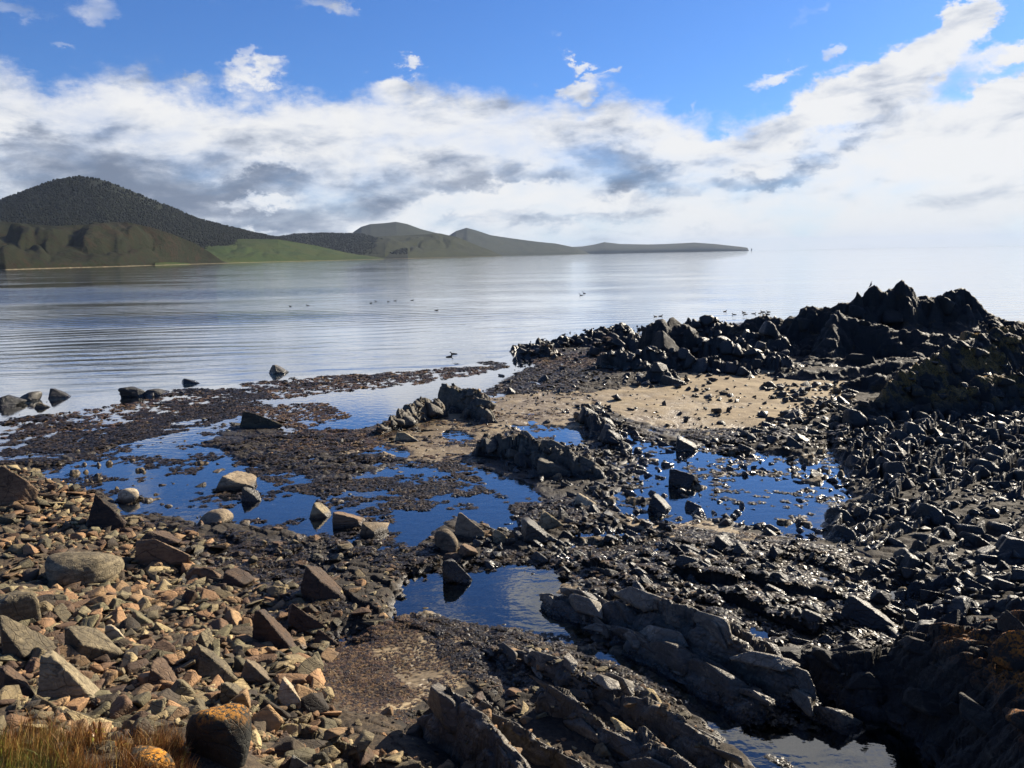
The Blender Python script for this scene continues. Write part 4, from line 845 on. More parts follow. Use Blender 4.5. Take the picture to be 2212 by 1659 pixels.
# notable boulders: u, v of the foot, width px, height px (2212 frame), foot height z, material, kind, label
HEROES = [
 (1018, 1163, 82, 54, 0, M_hero_tan, 21, 'large pale wedge shaped boulder, tallest of the cluster at the pool in the middle'),
 (962, 1192, 62, 48, .04, M_hero_tan, 22, 'smooth rounded tan boulder left of the large pale wedge in the middle cluster'),
 (1082, 1172, 48, 32, .03, M_hero_grey, 23, 'smaller blocky grey boulder right of the large pale wedge in the middle cluster'),
 (1012, 1200, 50, 26, .03, M_hero_red, 24, 'flat reddish boulder wedged in front of the large pale wedge'),
 (990, 1258, 78, 58, 0, M_dark, 25, 'dark brown topped boulder at the near edge of the middle cluster'),
 (985, 1215, 66, 22, .05, M_hero_red, 26, 'low reddish slab lying between the tan boulder and the dark boulder'),
 (212, 1145, 96, 70, .05, M_hero_red, 27, 'rough peaked brown boulder at the left edge of the blue pool'),
 (20, 1095, 78, 84, .25, M_hero_red, 28, 'tall brown boulder cut by the left frame edge'),
 (150, 1268, 140, 58, .35, M_hero_grey, 29, 'long rounded tan green boulder among the red stones on the left'),
 (24, 1350, 100, 76, .95, M_hero_grey, 30, 'pale green rounded boulder at the left frame edge'),
 (185, 1425, 150, 80, 1.05, M_hero_grey, 31, 'large pale wedge with a bright triangular face on the left bank'),
 (30, 1430, 140, 110, 1.3, M_hero_grey, 32, 'dark weathered boulder at the left frame edge below the pale green boulder'),
 (130, 1530, 170, 130, 1.5, M_hero_grey, 33, 'massive cracked grey boulder on the left bank above the grass'),
 (20, 1515, 90, 84, 1.7, M_hero_red, 34, 'brown boulder at the left frame edge beside the massive cracked grey boulder'),
 (245, 1395, 54, 60, .8, M_hero_tan, 35, 'upright orange tan stone right of the pale wedge with the bright face'),
 (555, 1480, 78, 64, .5, M_hero_tan, 36, 'rounded tan boulder sitting right of the shaded weedy boulders on the bank'),
 (625, 1530, 74, 72, .5, M_hero_tan, 37, 'yellowish angular boulder at the edge of the weedy sand near the bottom'),
 (500, 1530, 76, 66, .6, M_hero_grey, 38, 'brown pyramid shaped boulder left of the yellowish angular boulder'),
 (455, 1655, 150, 118, 1.75, M_lich, 39, 'big rounded boulder covered with bright orange lichen beside the grass'),
 (310, 1690, 110, 60, 2.2, M_lich, 40, 'half buried grey boulder with a patch of orange lichen at the bottom edge'),
 (650, 1680, 80, 54, 1.0, M_lich, 77, 'cracked rock with an orange lichen spot at the bottom edge'),
 (350, 1490, 80, 60, .9, M_hero_red, 41, 'brown cleft boulder in the middle of the left bank'),
 (440, 1470, 110, 76, .65, M_hero_grey, 42, 'shaggy dark boulder hung with weed right of the brown cleft boulder'),
 (345, 1225, 120, 66, .1, M_hero_red, 43, 'brown angular boulder group leader at the lower side of the blue pool'),
 (330, 1182, 100, 30, .06, M_hero_red, 44, 'low brown slab with a ragged top beside the blue pool'),
 (454, 1136, 74, 28, 0, M_hero_tan, 45, 'flat topped tan boulder standing in the blue pool with a dark foot'),
 (271, 1085, 44, 28, 0, M_hero_tan, 46, 'small round tan boulder alone in the left part of the blue pool'),
 (500, 1060, 90, 32, 0, M_hero_tan, 47, 'tan rock heap with pale chips in the blue pool'),
 (540, 1085, 46, 32, 0, M_pale, 48, 'dark rock with white edges at the near end of the tan rock heap'),
 (555, 926, 96, 36, 0, M_hero_grey, 49, 'beached boulder with a squared dark end lying in weedy shallows'),
 (596, 808, 54, 24, 0, M_dark, 50, 'black wet boulder standing alone in the sea off the shore'),
 (408, 830, 54, 14, 0, M_dark, 51, 'low black rock awash left of the lone black boulder'),
 (282, 858, 66, 26, 0, M_dark, 52, 'dark rounded rock in the shallows with weed trailing to its right'),
 (334, 856, 60, 16, 0, M_dark, 53, 'low weed covered rock touching the right side of the dark rounded rock in the shallows'),
 (55, 868, 44, 22, 0, M_dark, 54, 'round dark rock in the shallows near the left frame edge'),
 (118, 862, 56, 24, 0, M_dark, 55, 'shaggy dark rock right of the round dark rock near the left frame edge'),
 (12, 880, 60, 26, 0, M_dark, 56, 'dark rock in the water cut by the left frame edge'),
 (88, 882, 40, 14, 0, M_hero_grey, 57, 'small yellowish rock just in front of the two dark rocks at the far left'),
 (688, 1120, 50, 36, 0, M_hero_grey, 58, 'pointed dark rock with a lit right side in the pool right of centre left'),
 (750, 1140, 80, 36, 0, M_hero_red, 59, 'brown lumpy rock standing between the pointed dark rock and the rounded pale rock'),
 (805, 1160, 70, 40, 0, M_hero_tan, 60, 'rounded pale rock with a dark left side in the pool, left of the middle cluster'),
 (880, 955, 60, 24, .03, M_hero_grey, 61, 'rounded tan rock lying alone on the muddy sand'),
 (1262, 1096, 58, 32, 0, M_hero_tan, 62, 'white topped rock near the centre of the right hand pools'),
 (1196, 1145, 76, 46, 0, M_hero_grey, 63, 'tilted pale edged rock in dark weed right of the middle cluster'),
 (1165, 1172, 96, 52, 0, M_dark, 64, 'large dark seamed rock beside the channel right of the middle cluster'),
 (1432, 1108, 70, 40, 0, M_dark, 65, 'rounded ribbed dark rock in the right pool'),
 (1488, 976, 56, 34, 0, M_dark, 66, 'pointed black rock mirrored at the far end of the right pool'),
 (1480, 1052, 74, 40, 0, M_dark, 67, 'ridged dark slab in the middle of the right pool'),
 (1140, 1010, 60, 34, .15, M_dark, 68, 'dark leaning rock at the foot of the jagged ridge'),
 (1200, 1030, 80, 40, .1, M_pale, 69, 'pale edged slab propped at the near foot of the jagged ridge'),
 (435, 1268, 80, 42, .02, M_hero_red, 70, 'dark brown humped rock in the wet mud left of centre'),
 (505, 1275, 70, 38, .02, M_hero_red, 71, 'brown rock with weedy skirts right of the dark brown humped rock'),
 (700, 1300, 120, 76, .05, M_hero_red, 72, 'brown split rocks with pale rims left of the milky pool'),
 (655, 1365, 90, 70, .1, M_hero_red, 73, 'rough brown boulder nearest the small puddle, left of the weedy sand'),
 (590, 1405, 120, 90, .2, M_hero_red, 74, 'long ridged brown boulder with a shaded hollow side'),
 (702, 1395, 60, 34, .05, M_hero_red, 75, 'reddish stone in shadow at the edge of the small puddle'),
 (1900, 1365, 130, 66, .15, M_dark, 76, 'dark pyramid boulder in front of the bright pools at right'),
]
for i, (u, v, wp, hp, z, mat, sd, lab) in enumerate(HEROES):
    p = at(u, v, z); zz = float(surface(np.array([p[0]]), np.array([p[1]]))[0]); z2 = max(zz, 0.0) if z <= 0.06 else zz
    p = at(u, v, z2); dist = math.hypot(p[0], p[1]); kf = 0.8 if (u < 300 and v > 1300) else 0.84 if v < 900 else 1.0; sx = wp/F*dist*0.97*kf; sz = hp/F*dist*0.95*kf
    el = (1, 0.8, 0.62); rd = sd in (22, 30, 29, 39, 40, 45, 46, 54)
    V, Fc = rock_verts(sd*13+1, 5 if wp > 70 else 4, el, planes=14 if rd else 10, soft=5 if rd else 60, layers=0.01 if rd else 0.05, rough=0.05, wedge=not rd)
    V = V/(V.max(0)-V.min(0))
    V = V*np.array([sx, sx*0.85, sz*1.35]); V[:, 2] += sz*1.35*0.5-sz*0.35-0.03
    me = mesh_np('boulder', V, Fc, mat)
    o = obj('boulder', me, loc=(p[0], p[1]+sx*0.36, z2)); o.rotation_euler = (0, 0, math.atan2(-p[0], p[1])*0.6+random.uniform(-.3, .3))
    tag(o, lab, 'boulder')
hero_xy = np.array([[o.location.x, o.location.y, o.dimensions.x*0.5] for o in col.objects if o.name.startswith('boulder')]) if False else np.array([[at(u, v, z)[0], at(u, v, z)[1]+wp/F*math.hypot(*at(u, v, z)[:2])*0.36, wp/F*math.hypot(*at(u, v, z)[:2])*0.5] for (u, v, wp, hp, z, *_ ) in HEROES])

RED = None
# regions of loose stones: polygon, assumed z, number, smallest, largest size (m), power, kind, name, group, label
REG = [
 ('rubble', W([(-60, 1010), (60, 1060), (240, 1120), (420, 1180), (600, 1215), (720, 1330), (690, 1420), (740, 1560), (860, 1640), (900, 1760), (-200, 1760)], 0.6), 11000, 0.10, 0.50, 1.7, 'tan'),
 ('bank_top', W([(-200, 1180), (200, 1200), (330, 1400), (400, 1560), (300, 1760), (-400, 1760)], 1.3), 7000, 0.08, 0.42, 1.8, 'tan'),
 ('bankfoot', W([(-60, 1000), (70, 1015), (260, 1112), (480, 1172), (560, 1210), (400, 1230), (200, 1160), (-60, 1130)], 0.15), 2200, 0.10, 0.5, 1.7, 'tan'),
 ('poolside', W([(500, 1190), (650, 1160), (860, 1200), (960, 1230), (850, 1300), (860, 1350), (720, 1400), (620, 1330)]), 900, 0.07, 0.5, 1.9, 'brown'),
 ('bluepool', W([(60, 1030), (500, 920), (860, 1020), (1140, 1050), (1140, 1170), (880, 1200), (600, 1160), (250, 1110)]), 520, 0.05, 0.32, 2.2, 'brown'),
 ('weedflat', W([(0, 900), (480, 850), (600, 900), (420, 960), (180, 1010), (0, 1010)]), 160, 0.08, 0.35, 2.2, 'brown'),
 ('front', W([(1190, 1210), (1440, 1190), (1700, 1180), (1870, 1240), (1980, 1340), (1900, 1400), (1700, 1390), (1500, 1320), (1250, 1290)]), 1000, 0.12, 0.6, 1.7, 'dark'),
 ('middle', W([(1020, 1180), (1130, 1090), (1280, 1070), (1450, 1130), (1440, 1190), (1200, 1240), (1050, 1230)]), 700, 0.12, 0.5, 1.8, 'dark'),
 ('ridgefoot', W([(1020, 950), (1100, 935), (1260, 960), (1400, 990), (1420, 1060), (1300, 1080), (1120, 1030)]), 620, 0.10, 0.55, 1.7, 'dark'),
 ('rightpool', W([(1330, 930), (1500, 970), (1700, 990), (1790, 1000), (1850, 1060), (1790, 1110), (1760, 1180), (1500, 1130), (1300, 1100)]), 800, 0.15, 0.55, 1.6, 'dark'),
 ('rowrocks', W([(1250, 880), (1320, 880), (1400, 960), (1380, 1000), (1300, 960)]), 200, 0.15, 0.55, 1.6, 'dark'),
 ('sandedge', W([(1640, 840), (1830, 830), (1850, 880), (1790, 960), (1640, 990), (1500, 960), (1620, 930), (1720, 900)]), 560, 0.15, 0.75, 1.6, 'dark'),
 ('sandscatter', W([(1300, 840), (1700, 810), (1840, 850), (1760, 915), (1500, 940), (1300, 880)]), 260, 0.10, 0.6, 1.9, 'dark'),
 ('reeffoot', W([(1110, 770), (1300, 740), (1500, 740), (1700, 770), (1780, 810), (1500, 820), (1280, 845), (1180, 860), (1050, 850)]), 800, 0.12, 0.7, 1.8, 'dark'),
 ('reeftip', W([(1110, 740), (1300, 705), (1700, 690), (1700, 760), (1300, 740), (1130, 765)]), 420, 0.18, 0.7, 1.8, 'dark'),
 ('pavement', W([(1805, 925), (2400, 905), (2500, 1240), (1900, 1230), (1800, 1120), (1868, 1080), (1815, 990)]), 1500, 0.08, 0.35, 1.8, 'dark'),
 ('ridgeface', W([(1850, 890), (2300, 880), (2300, 780), (1990, 830)], 1.2), 40, 0.25, 0.5, 1.6, 'dark'),
 ('lowerright', W([(1640, 1330), (1900, 1400), (2300, 1350), (2300, 1260), (1850, 1230)]), 900, 0.08, 0.5, 1.8, 'dark'),
 ('rightbank', W([(2250, 1240), (3000, 1200), (3600, 1700), (2700, 1900), (2450, 1500)], 0.6), 1500, 0.1, 0.6, 1.6, 'dark'),
 ('bottom', W([(760, 1560), (1000, 1500), (1100, 1380), (1300, 1420), (1560, 1500), (1560, 1680), (1300, 1760), (760, 1760)], 0.2), 1100, 0.05, 0.38, 2.0, 'brown'),
 ('islet', W([(800, 940), (840, 890), (960, 860), (1060, 880), (1040, 930), (900, 930)]), 200, 0.08, 0.4, 1.9, 'brown'),
 ('mud', W([(400, 1190), (640, 1190), (860, 1340), (720, 1400), (560, 1350)]), 350, 0.06, 0.3, 2.2, 'brown'),
 ('topsand', W([(1010, 830), (1300, 845), (1280, 890), (1100, 940), (1000, 930)]), 180, 0.08, 0.45, 2.0, 'dark'),
 ('muddy', W([(620, 930), (900, 900), (1100, 940), (1050, 1000), (700, 985)]), 150, 0.06, 0.3, 2.2, 'brown'),
]
def inside(P, poly):
    return sdf(P[:, 0].astype(np.float32), P[:, 1].astype(np.float32), poly) < 0
pts_all = []
for rid, (nm, poly, n, smin, smax, pw, kind) in enumerate(REG):
    lo = poly[:, :2].min(0); hi = poly[:, :2].max(0); got = []
    # more stones close to the camera inside a region: sample uniformly, keep by distance
    while sum(map(len, got)) < n:
        q = lo+(hi-lo)*RNG.random((n*4, 2)); q = q[inside(q, poly)]
        rr_ = np.hypot(q[:, 0], q[:, 1]); rmin = rr_.min() if len(rr_) else 1
        q = q[RNG.random(len(q)) < (rmin/np.hypot(q[:, 0], q[:, 1]))**0.7]
        clump = vnoise(q[:, 0]*0.9, q[:, 1]*0.9, 200+rid); q = q[RNG.random(len(q)) < 0.25+1.2*sstep(.3, .7, clump)]
        got.append(q)
    q = np.vstack(got)[:n]
    u_ = RNG.random(n); s = (smin**(-pw)+(smax**(-pw)-smin**(-pw))*u_)**(-1/pw)
    pts_all.append(np.column_stack([q, s, np.full(n, rid)]))
sat = []
for (hx, hy, hr), H_ in zip(hero_xy, HEROES):
    rid = next(i for i, r_ in enumerate(REG) if r_[0] == ('middle' if H_[5] is M_dark else 'poolside'))
    for k in range(9): a = random.random()*6.28; d = hr*random.uniform(.9, 1.9); sat.append((hx+d*math.cos(a), hy+d*math.sin(a)*.8, hr*random.uniform(.18, .7), rid))
pts_all.append(np.array(sat))
S = np.vstack(pts_all)
S = S[np.argsort(-S[:, 2])]
# thin out overlaps (larger first), on a hash grid
cell = 0.7; gridd = {}; keep = np.zeros(len(S), bool)
kinds0 = np.array([REG[int(r)][6] == 'tan' for r in S[:, 3]])
for hx, hy, hr in hero_xy:
    gridd.setdefault((int(hx//cell), int(hy//cell)), []).append((hx, hy, hr*0.8))
for i, (x, y, s, rid) in enumerate(S):
    cx, cy = int(x//cell), int(y//cell); ok = True; r = s*0.5
    for a in (-1, 0, 1):
        for b_ in (-1, 0, 1):
            for (px, py, pr) in gridd.get((cx+a, cy+b_), ()):
                if (px-x)**2+(py-y)**2 < ((0.50 if kinds0[i] else 0.68)*(pr+r))**2: ok = False; break
            if not ok: break
        if not ok: break
    if ok or (s < 0.12 and random.random() < 0.1):
        keep[i] = True; gridd.setdefault((cx, cy), []).append((x, y, r))
S = S[keep]
zs = surface(S[:, 0], S[:, 1])
kinds = np.array([REG[int(r)][6] for r in S[:, 3]]); 
# keep stones out of deep pools unless they are big enough to break the surface
ok = (zs > -0.30) & ((zs > -0.05) | (S[:, 2]*0.75 > -zs))
S = S[ok]; zs = zs[ok]; kinds = kinds[ok]
dist = np.hypot(S[:, 0], S[:, 1]); ppx = S[:, 2]/dist
vis = np.abs(S[:, 0]/np.maximum(S[:, 1], 1)) < 0.68
def zone(x, y, kind, rid): return REG[int(rid)][0]
ZL = {'rightbank': ('dark rock beyond the lichened crag', 'rocks beyond the lichened crag'), 'bankfoot': ('brown stone at the foot of the bank along the blue pool', 'stones at the foot of the left bank'), 'rubble': ('loose brown and olive stone in the rubble below the left bank', 'stones in the rubble below the left bank'), 'bank_top': ('dry tan stone heaped on the upper left bank above the rubble', 'stones heaped on the upper left bank'),
 'poolside': ('brown weed skirted stone between the blue pool and the milky pool', 'stones between the blue and the milky pool'), 'bluepool': ('small brown stone poking out of the wide blue pool', 'stones in the wide blue pool'),
 'weedflat': ('brown stone lying on the black weed near the waterline at left', 'stones on the black weed'), 'front': ('dark barnacled rock on the rough platform right of the milky pool', 'rocks of the rough platform right of the milky pool'),
 'middle': ('dark wet rock in the weed between the middle cluster and the right pool', 'rocks in the weed right of the middle cluster'), 'ridgefoot': ('sharp dark stone around the foot of the jagged ridge', 'stones round the jagged ridge'),
 'rightpool': ('dark rock standing in the bright blue right hand pool', 'rocks in the right hand pool'), 'rowrocks': ('dark block beside the short row of upright blocks', 'blocks beside the short row'),
 'sandedge': ('dark angular rock between the sand patch and the block pavement', 'rocks between the sand and the pavement'), 'sandscatter': ('dark rock lying alone on the rippled sand', 'rocks on the rippled sand'),
 'reeffoot': ('black pointed rock along the near foot of the reef', 'rocks along the foot of the reef'), 'reeftip': ('black rock on the seaward side of the reef', 'rocks on the seaward side of the reef'),
 'pavement': ('dark angular block loose on top of the block pavement at right', 'loose blocks on the pavement'), 'ridgeface': ('dark block on the near face of the tilted ridge', 'blocks on the face of the tilted ridge'),
 'lowerright': ('dark rock on the stepped shelf between the small white pools', 'rocks on the stepped shelf'), 'bottom': ('brown stone among the slabs and weed at the bottom of the shore', 'stones among the bottom slabs'),
 'islet': ('small grey stone around the pale cracked rock by the silvery pool', 'stones round the pale cracked rock'), 'mud': ('small brown stone in the wet mud left of the milky pool', 'stones in the wet mud'),
 'topsand': ('dark stone on the damp sand between the pale cracked rock and the rippled sand', 'stones on the damp sand'), 'muddy': ('small stone on the muddy sand in front of the low humped rock', 'stones on the muddy sand')}
MK = {'tan': (M_tan, M_tan_att, 'stone'), 'brown': (M_tan, M_tan_att, 'shore_stone'), 'dark': (M_dark, M_dark_att, 'shore_rock')}
HV = {'tan': [dict(seed=500+i, sub=3, el=(1, [.8, .65, .9][i % 3], [.55, .7, .40][i % 3]), planes=[8, 10, 7][i % 3], soft=80, wedge=i % 3 != 2, layers=[0.0, 0.05, 0.03][i % 3], rough=0.02) for i in range(16)],
      'dark': [dict(seed=600+i, sub=3, el=(1, [.6, .75, .5][i % 3], [.75, .95, .7][i % 3]), planes=[7, 9, 8][i % 3], soft=60, wedge=True, layers=[0.04, 0.06, 0.0][i % 3], rough=0.035) for i in range(16)]}
HV['brown'] = [dict(d, seed=d['seed']+50, rough=0.05) for d in HV['tan']]
LO = {k: [hull(9 if k != 'dark' else 8, 1, [.8, .6, .95][i % 3], ([.45, .62, .28] if k != 'dark' else [.75, .95, .6])[i % 3], 700+i+(50 if k == 'dark' else 0), 0.012, 0.35) for i in range(18)] for k in ('tan', 'brown', 'dark')}
LM = [(lab, *hx[:2]) for (lab, hx) in zip([
 'large pale wedge', 'smooth rounded tan boulder', 'blocky grey boulder in the middle cluster', 'flat reddish boulder in the middle cluster', 'dark boulder at the milky pool', 'low reddish slab', 'peaked brown boulder at the blue pool', 'tall brown boulder at the left edge', 'long rounded tan green boulder', 'pale green boulder at the left edge',
 'pale wedge with the bright face', 'dark weathered boulder at the left edge', 'massive cracked boulder', 'brown boulder at the left edge', 'upright orange tan stone', 'rounded tan boulder on the bank', 'yellowish angular boulder', 'brown pyramid boulder', 'big orange lichened boulder', 'half buried lichened boulder',
 'cracked rock with a lichen spot', 'brown cleft boulder', 'shaggy weedy boulder', 'brown angular boulder by the blue pool', 'low ragged brown slab', 'flat topped boulder in the blue pool', 'small round boulder in the blue pool', 'tan rock heap in the blue pool', 'white edged dark rock', 'beached boulder with a squared end', 'lone black boulder in the sea', 'low black rock awash', 'dark rounded rock in the shallows',
 'weed covered rock in the shallows', 'round dark rock at far left', 'shaggy dark rock at far left', 'dark rock cut by the left edge', 'small yellowish rock', 'pointed dark rock in the pool', 'brown lumpy rock in the pool', 'rounded pale rock in the pool', 'lone tan rock on the muddy sand', 'white topped rock', 'tilted pale edged rock', 'large dark seamed rock', 'rounded ribbed rock',
 'pointed black rock in the right pool', 'ridged dark slab', 'dark leaning rock at the jagged ridge', 'pale slab at the jagged ridge', 'humped rock in the wet mud', 'brown rock with weedy skirts', 'brown split rocks', 'rough boulder by the small puddle', 'long ridged brown boulder', 'reddish stone by the puddle', 'dark pyramid boulder at right'], hero_xy)]
for lab, u, v in [('tip of the low reef', 1120, 760), ('orange weed bed beside the reef', 1240, 795), ('square dark block on the reef', 1435, 776), ('black wedge rock', 1425, 836), ('left end of the tall crag', 1700, 790), ('right part of the tall crag', 2000, 790), ('far end of the rippled sand', 1700, 812), ('middle of the rippled sand', 1550, 870), ('near end of the rippled sand', 1660, 925),
                  ('foot of the lichened ridge', 1850, 925), ('far corner of the right pool', 1800, 965), ('right tip of the right pool', 1855, 1075), ('near end of the right pool', 1750, 1170), ('middle of the block pavement', 2020, 1040), ('far edge of the block pavement', 2050, 940), ('near edge of the block pavement', 2050, 1190), ('right end of the block pavement', 2200, 1060), ('white water streak at right', 1780, 1250),
                  ('small bright pool at right', 1950, 1310), ('bright pool on the stepped shelf', 1960, 1290), ('left end of the lichened crag', 1700, 1400), ('upper lichened crag', 2075, 1380), ('head of the long rock rib', 1190, 1290), ('middle of the long rock rib', 1475, 1325), ('lower end of the long rock rib', 1735, 1482), ('middle of the rough platform', 1500, 1250), ('far edge of the rough platform', 1620, 1190), ('near edge of the rough platform', 1700, 1340),
                  ('pale split rib', 1130, 1400), ('right end of the pale split rib', 1420, 1490), ('tall upright slab', 970, 1520), ('weedy sand patch', 870, 1440), ('near edge of the weedy sand', 860, 1570), ('left edge of the weedy sand', 690, 1470), ('leaning brown slabs', 1180, 1600), ('pool at the bottom edge', 1600, 1600), ('pale cracked upright rock', 990, 900), ('low humped rock', 880, 925), ('silvery shallow pool', 800, 880),
                  ('black weed near the waterline', 300, 920), ('black weed at the left edge', 60, 980), ('tiny pools on the damp sand', 1190, 940), ('top of the row of blocks', 1265, 890), ('foot of the row of blocks', 1345, 985), ('milky pool', 1100, 1270), ('left tip of the blue pool', 80, 1030), ('dark weed beds in the blue pool', 800, 1050), ('grass tufts', 180, 1620)]:
    p = at(u, v, 0.0 if v < 1550 else 0.5); LM.append((lab, p[0], p[1]))
LMP = np.array([l[1:] for l in LM])
ORD = 'nearest,second nearest,third nearest,fourth nearest,fifth nearest,sixth nearest,seventh nearest,eighth nearest,ninth nearest,tenth nearest,eleventh nearest,twelfth nearest'.split(',')
TENS = 'thirteenth,fourteenth,fifteenth,sixteenth,seventeenth,eighteenth,nineteenth,twentieth'.split(',')
ORD += [t+' nearest' for t in TENS]+['twenty '+t+' nearest' for t in 'first,second,third,fourth,fifth,sixth,seventh,eighth,ninth'.split(',')]+['thirtieth nearest']+['thirty '+t+' nearest' for t in 'first,second,third,fourth,fifth,sixth,seventh,eighth,ninth'.split(',')]+['fortieth nearest']+['forty '+t+' nearest' for t in 'first,second,third,fourth,fifth,sixth,seventh,eighth,ninth'.split(',')]
BUCKET = {}
def note_label(o, x, y, word):
    d = np.hypot(LMP[:, 0]-x, LMP[:, 1]-y); j = int(d.argmin()); az0 = math.atan2(LMP[j, 0], LMP[j, 1]); az1 = math.atan2(x, y); dr = math.hypot(x, y)-math.hypot(*LMP[j]); da = (az1-az0)*math.hypot(x, y)
    side = ('right of' if da > 0 else 'left of') if abs(da) > abs(dr)*0.6 else ('behind' if dr > 0 else 'in front of')
    BUCKET.setdefault((j, side), []).append((float(d[j]), o, word))
order = np.argsort(-ppx*vis)
indiv = {k: [i for i in order if kinds[i] == k and vis[i]][:285] for k in MK}
isind = np.zeros(len(S), bool)
for k in MK: isind[indiv[k]] = True
for k, (mo, ma, nm) in MK.items():
    for i in indiv[k]:
        x, y, s, rid = S[i]; d = HV[k][random.randrange(16)]
        kw = dict(d); sd = kw.pop('seed'); kw['sub'] = 4 if ppx[i] > 0.018 else 3
        o = obj(nm, rock_mesh(mo, sd, **{q: kw[q] for q in kw}))
        s3 = s*1.05
        o.scale = (s3, s3*random.uniform(.85, 1.15), s3*random.uniform(.85, 1.2))
        tilt = 0.35
        if k == 'dark': o.rotation_euler = (random.uniform(-.3, .3), random.uniform(-.2, .2), random.gauss(0, .55))
        else: o.rotation_euler = (random.uniform(-tilt, tilt), random.uniform(-tilt, tilt), random.uniform(0, 6.28))
        o.location = (x, y, zs[i]+s3*(0.07 if k != 'dark' else 0.10))
        z_ = REG[int(rid)][0]; tag(o, None, 'stone' if k != 'dark' else 'rock', ZL[z_][1]); note_label(o, x, y, {'tan': 'loose dry', 'brown': 'brown shore', 'dark': 'dark angular'}[k])
for (j, side), lst in BUCKET.items():
    lst.sort(key=lambda q: q[0])
    for r_, (d_, o, word) in enumerate(lst): o['label'] = '%s %s stone %s the %s' % (ORD[min(r_, len(ORD)-1)], word, side, LM[j][0])
for k, (mo, ma, nm) in MK.items():
    idx = np.nonzero((kinds == k) & ~isind)[0]; n = len(idx)
    q = S[idx]; s = q[:, 2]
    if k == 'dark': rot = rotz(STRIKE+RNG.uniform(-.5, .5, n))@rotax(RNG.uniform(-.35, .35, n), 0)@rotax(RNG.uniform(-.4, .2, n), 1)
    else: rot = rotz(RNG.random(n)*6.28)@rotax(RNG.uniform(-.4, .4, n), 0)@rotax(RNG.uniform(-.4, .4, n), 1)
    pos = np.column_stack([q[:, 0], q[:, 1], zs[idx]+s*(0.08 if k != 'dark' else 0.12)])
    scl = np.column_stack([s, s*RNG.uniform(.8, 1.2, n), s*RNG.uniform(.75, 1.25, n)])*1.1
    me = merge_copies({'tan': 'rubble', 'brown': 'shore_rubble', 'dark': 'rock_rubble'}[k], LO[k], RNG.integers(0, 18, n), pos, scl, rot, RNG.random(n), ma)
    tag(obj(me.name, me), {'tan': 'small angular stones filling the rubble of the left bank', 'brown': 'small brown stones strewn over mud and pools', 'dark': 'small dark rocks strewn over the wet platform and reef'}[k], 'rubble', kind='stuff')
print('stones', len(S), {k: int((kinds == k).sum()) for k in MK})

# ------------------------------------------------------------------ seaweed
def tuft(seed, n=14, curl=0.5):
    rn = np.random.default_rng(seed); V = []; Fq = []
    for i in range(n):
        a = rn.random()*6.28; L = rn.uniform(.5, 1); w = rn.uniform(.10, .22); r0_ = rn.uniform(0, .3); z = rn.uniform(0.02, .25); a2 = a+rn.uniform(-.9, .9); b = len(V)
        px, py = r0_*math.cos(a), r0_*math.sin(a); tw = rn.uniform(-.8, .8)
        for k in range(4):
            t = k/3; ww = w*(0.5+math.sin(math.pi*min(t+.2, 1))*.6); ang = a*(1-t)+a2*t
            nx, ny = -math.sin(ang), math.cos(ang); zz = z*(1+math.sin(t*3.0+tw)*1.0)*(1-t*.7)+rn.uniform(-.03, .03)
            V += [(px-nx*ww, py-ny*ww, zz+tw*ww*.7), (px+nx*ww, py+ny*ww, zz-tw*ww*.7)]
            px += math.cos(ang)*L/3; py += math.sin(ang)*L/3
            if k: Fq.append([b+2*k-2, b+2*k-1, b+2*k+1, b+2*k])
    return np.array(V, np.float32), np.array(Fq)
TP = [tuft(900+i) for i in range(10)]
def weed_bed(name, regs, mat, label, seed):
    P = []; Sz = []
    for (poly, n, s0, s1, thr, fs) in regs:
        lo = poly[:, :2].min(0); hi = poly[:, :2].max(0); q = lo+(hi-lo)*RNG.random((n*8, 2)); q = q[inside(q, poly)]
        c = vnoise(q[:, 0]*fs, q[:, 1]*fs*1.7, seed)*0.6+vnoise(q[:, 0]*fs*3, q[:, 1]*fs*5, seed+1)*0.4
        q = q[c > thr][:n]; P.append(q); Sz.append(RNG.uniform(s0, s1, len(q)))
    P = np.vstack(P); Sz = np.concatenate(Sz); pm = smask(P[:, 0].astype(np.float32), P[:, 1].astype(np.float32), POOLS[3:6], 0.15); k = RNG.random(len(P)) > pm*0.85; P, Sz = P[k], Sz[k]; n = len(P); z = surface(P[:, 0], P[:, 1]); k = z > -0.2; P, Sz, z = P[k], Sz[k], np.maximum(z[k], 0.0); n = len(P)
    me = merge_copies(name, TP, RNG.integers(0, 10, n), np.column_stack([P, z+0.004]), np.column_stack([Sz, Sz, Sz*RNG.uniform(.35, .9, n)]), rotz(RNG.random(n)*6.28), RNG.random(n), mat)
    tag(obj(name, me), label, 'seaweed', kind='stuff'); return n
P1 = W([(60, 1012), (230, 975), (420, 905), (505, 905), (640, 940), (860, 985), (1050, 1000), (1140, 1040), (1150, 1100), (1130, 1160), (980, 1110), (880, 1195), (700, 1170), (480, 1140), (270, 1115), (120, 1060)])
P2 = W([(1330, 925), (1480, 965), (1790, 962), (1850, 1050), (1760, 1175), (1500, 1130), (1420, 1150), (1280, 1070)])
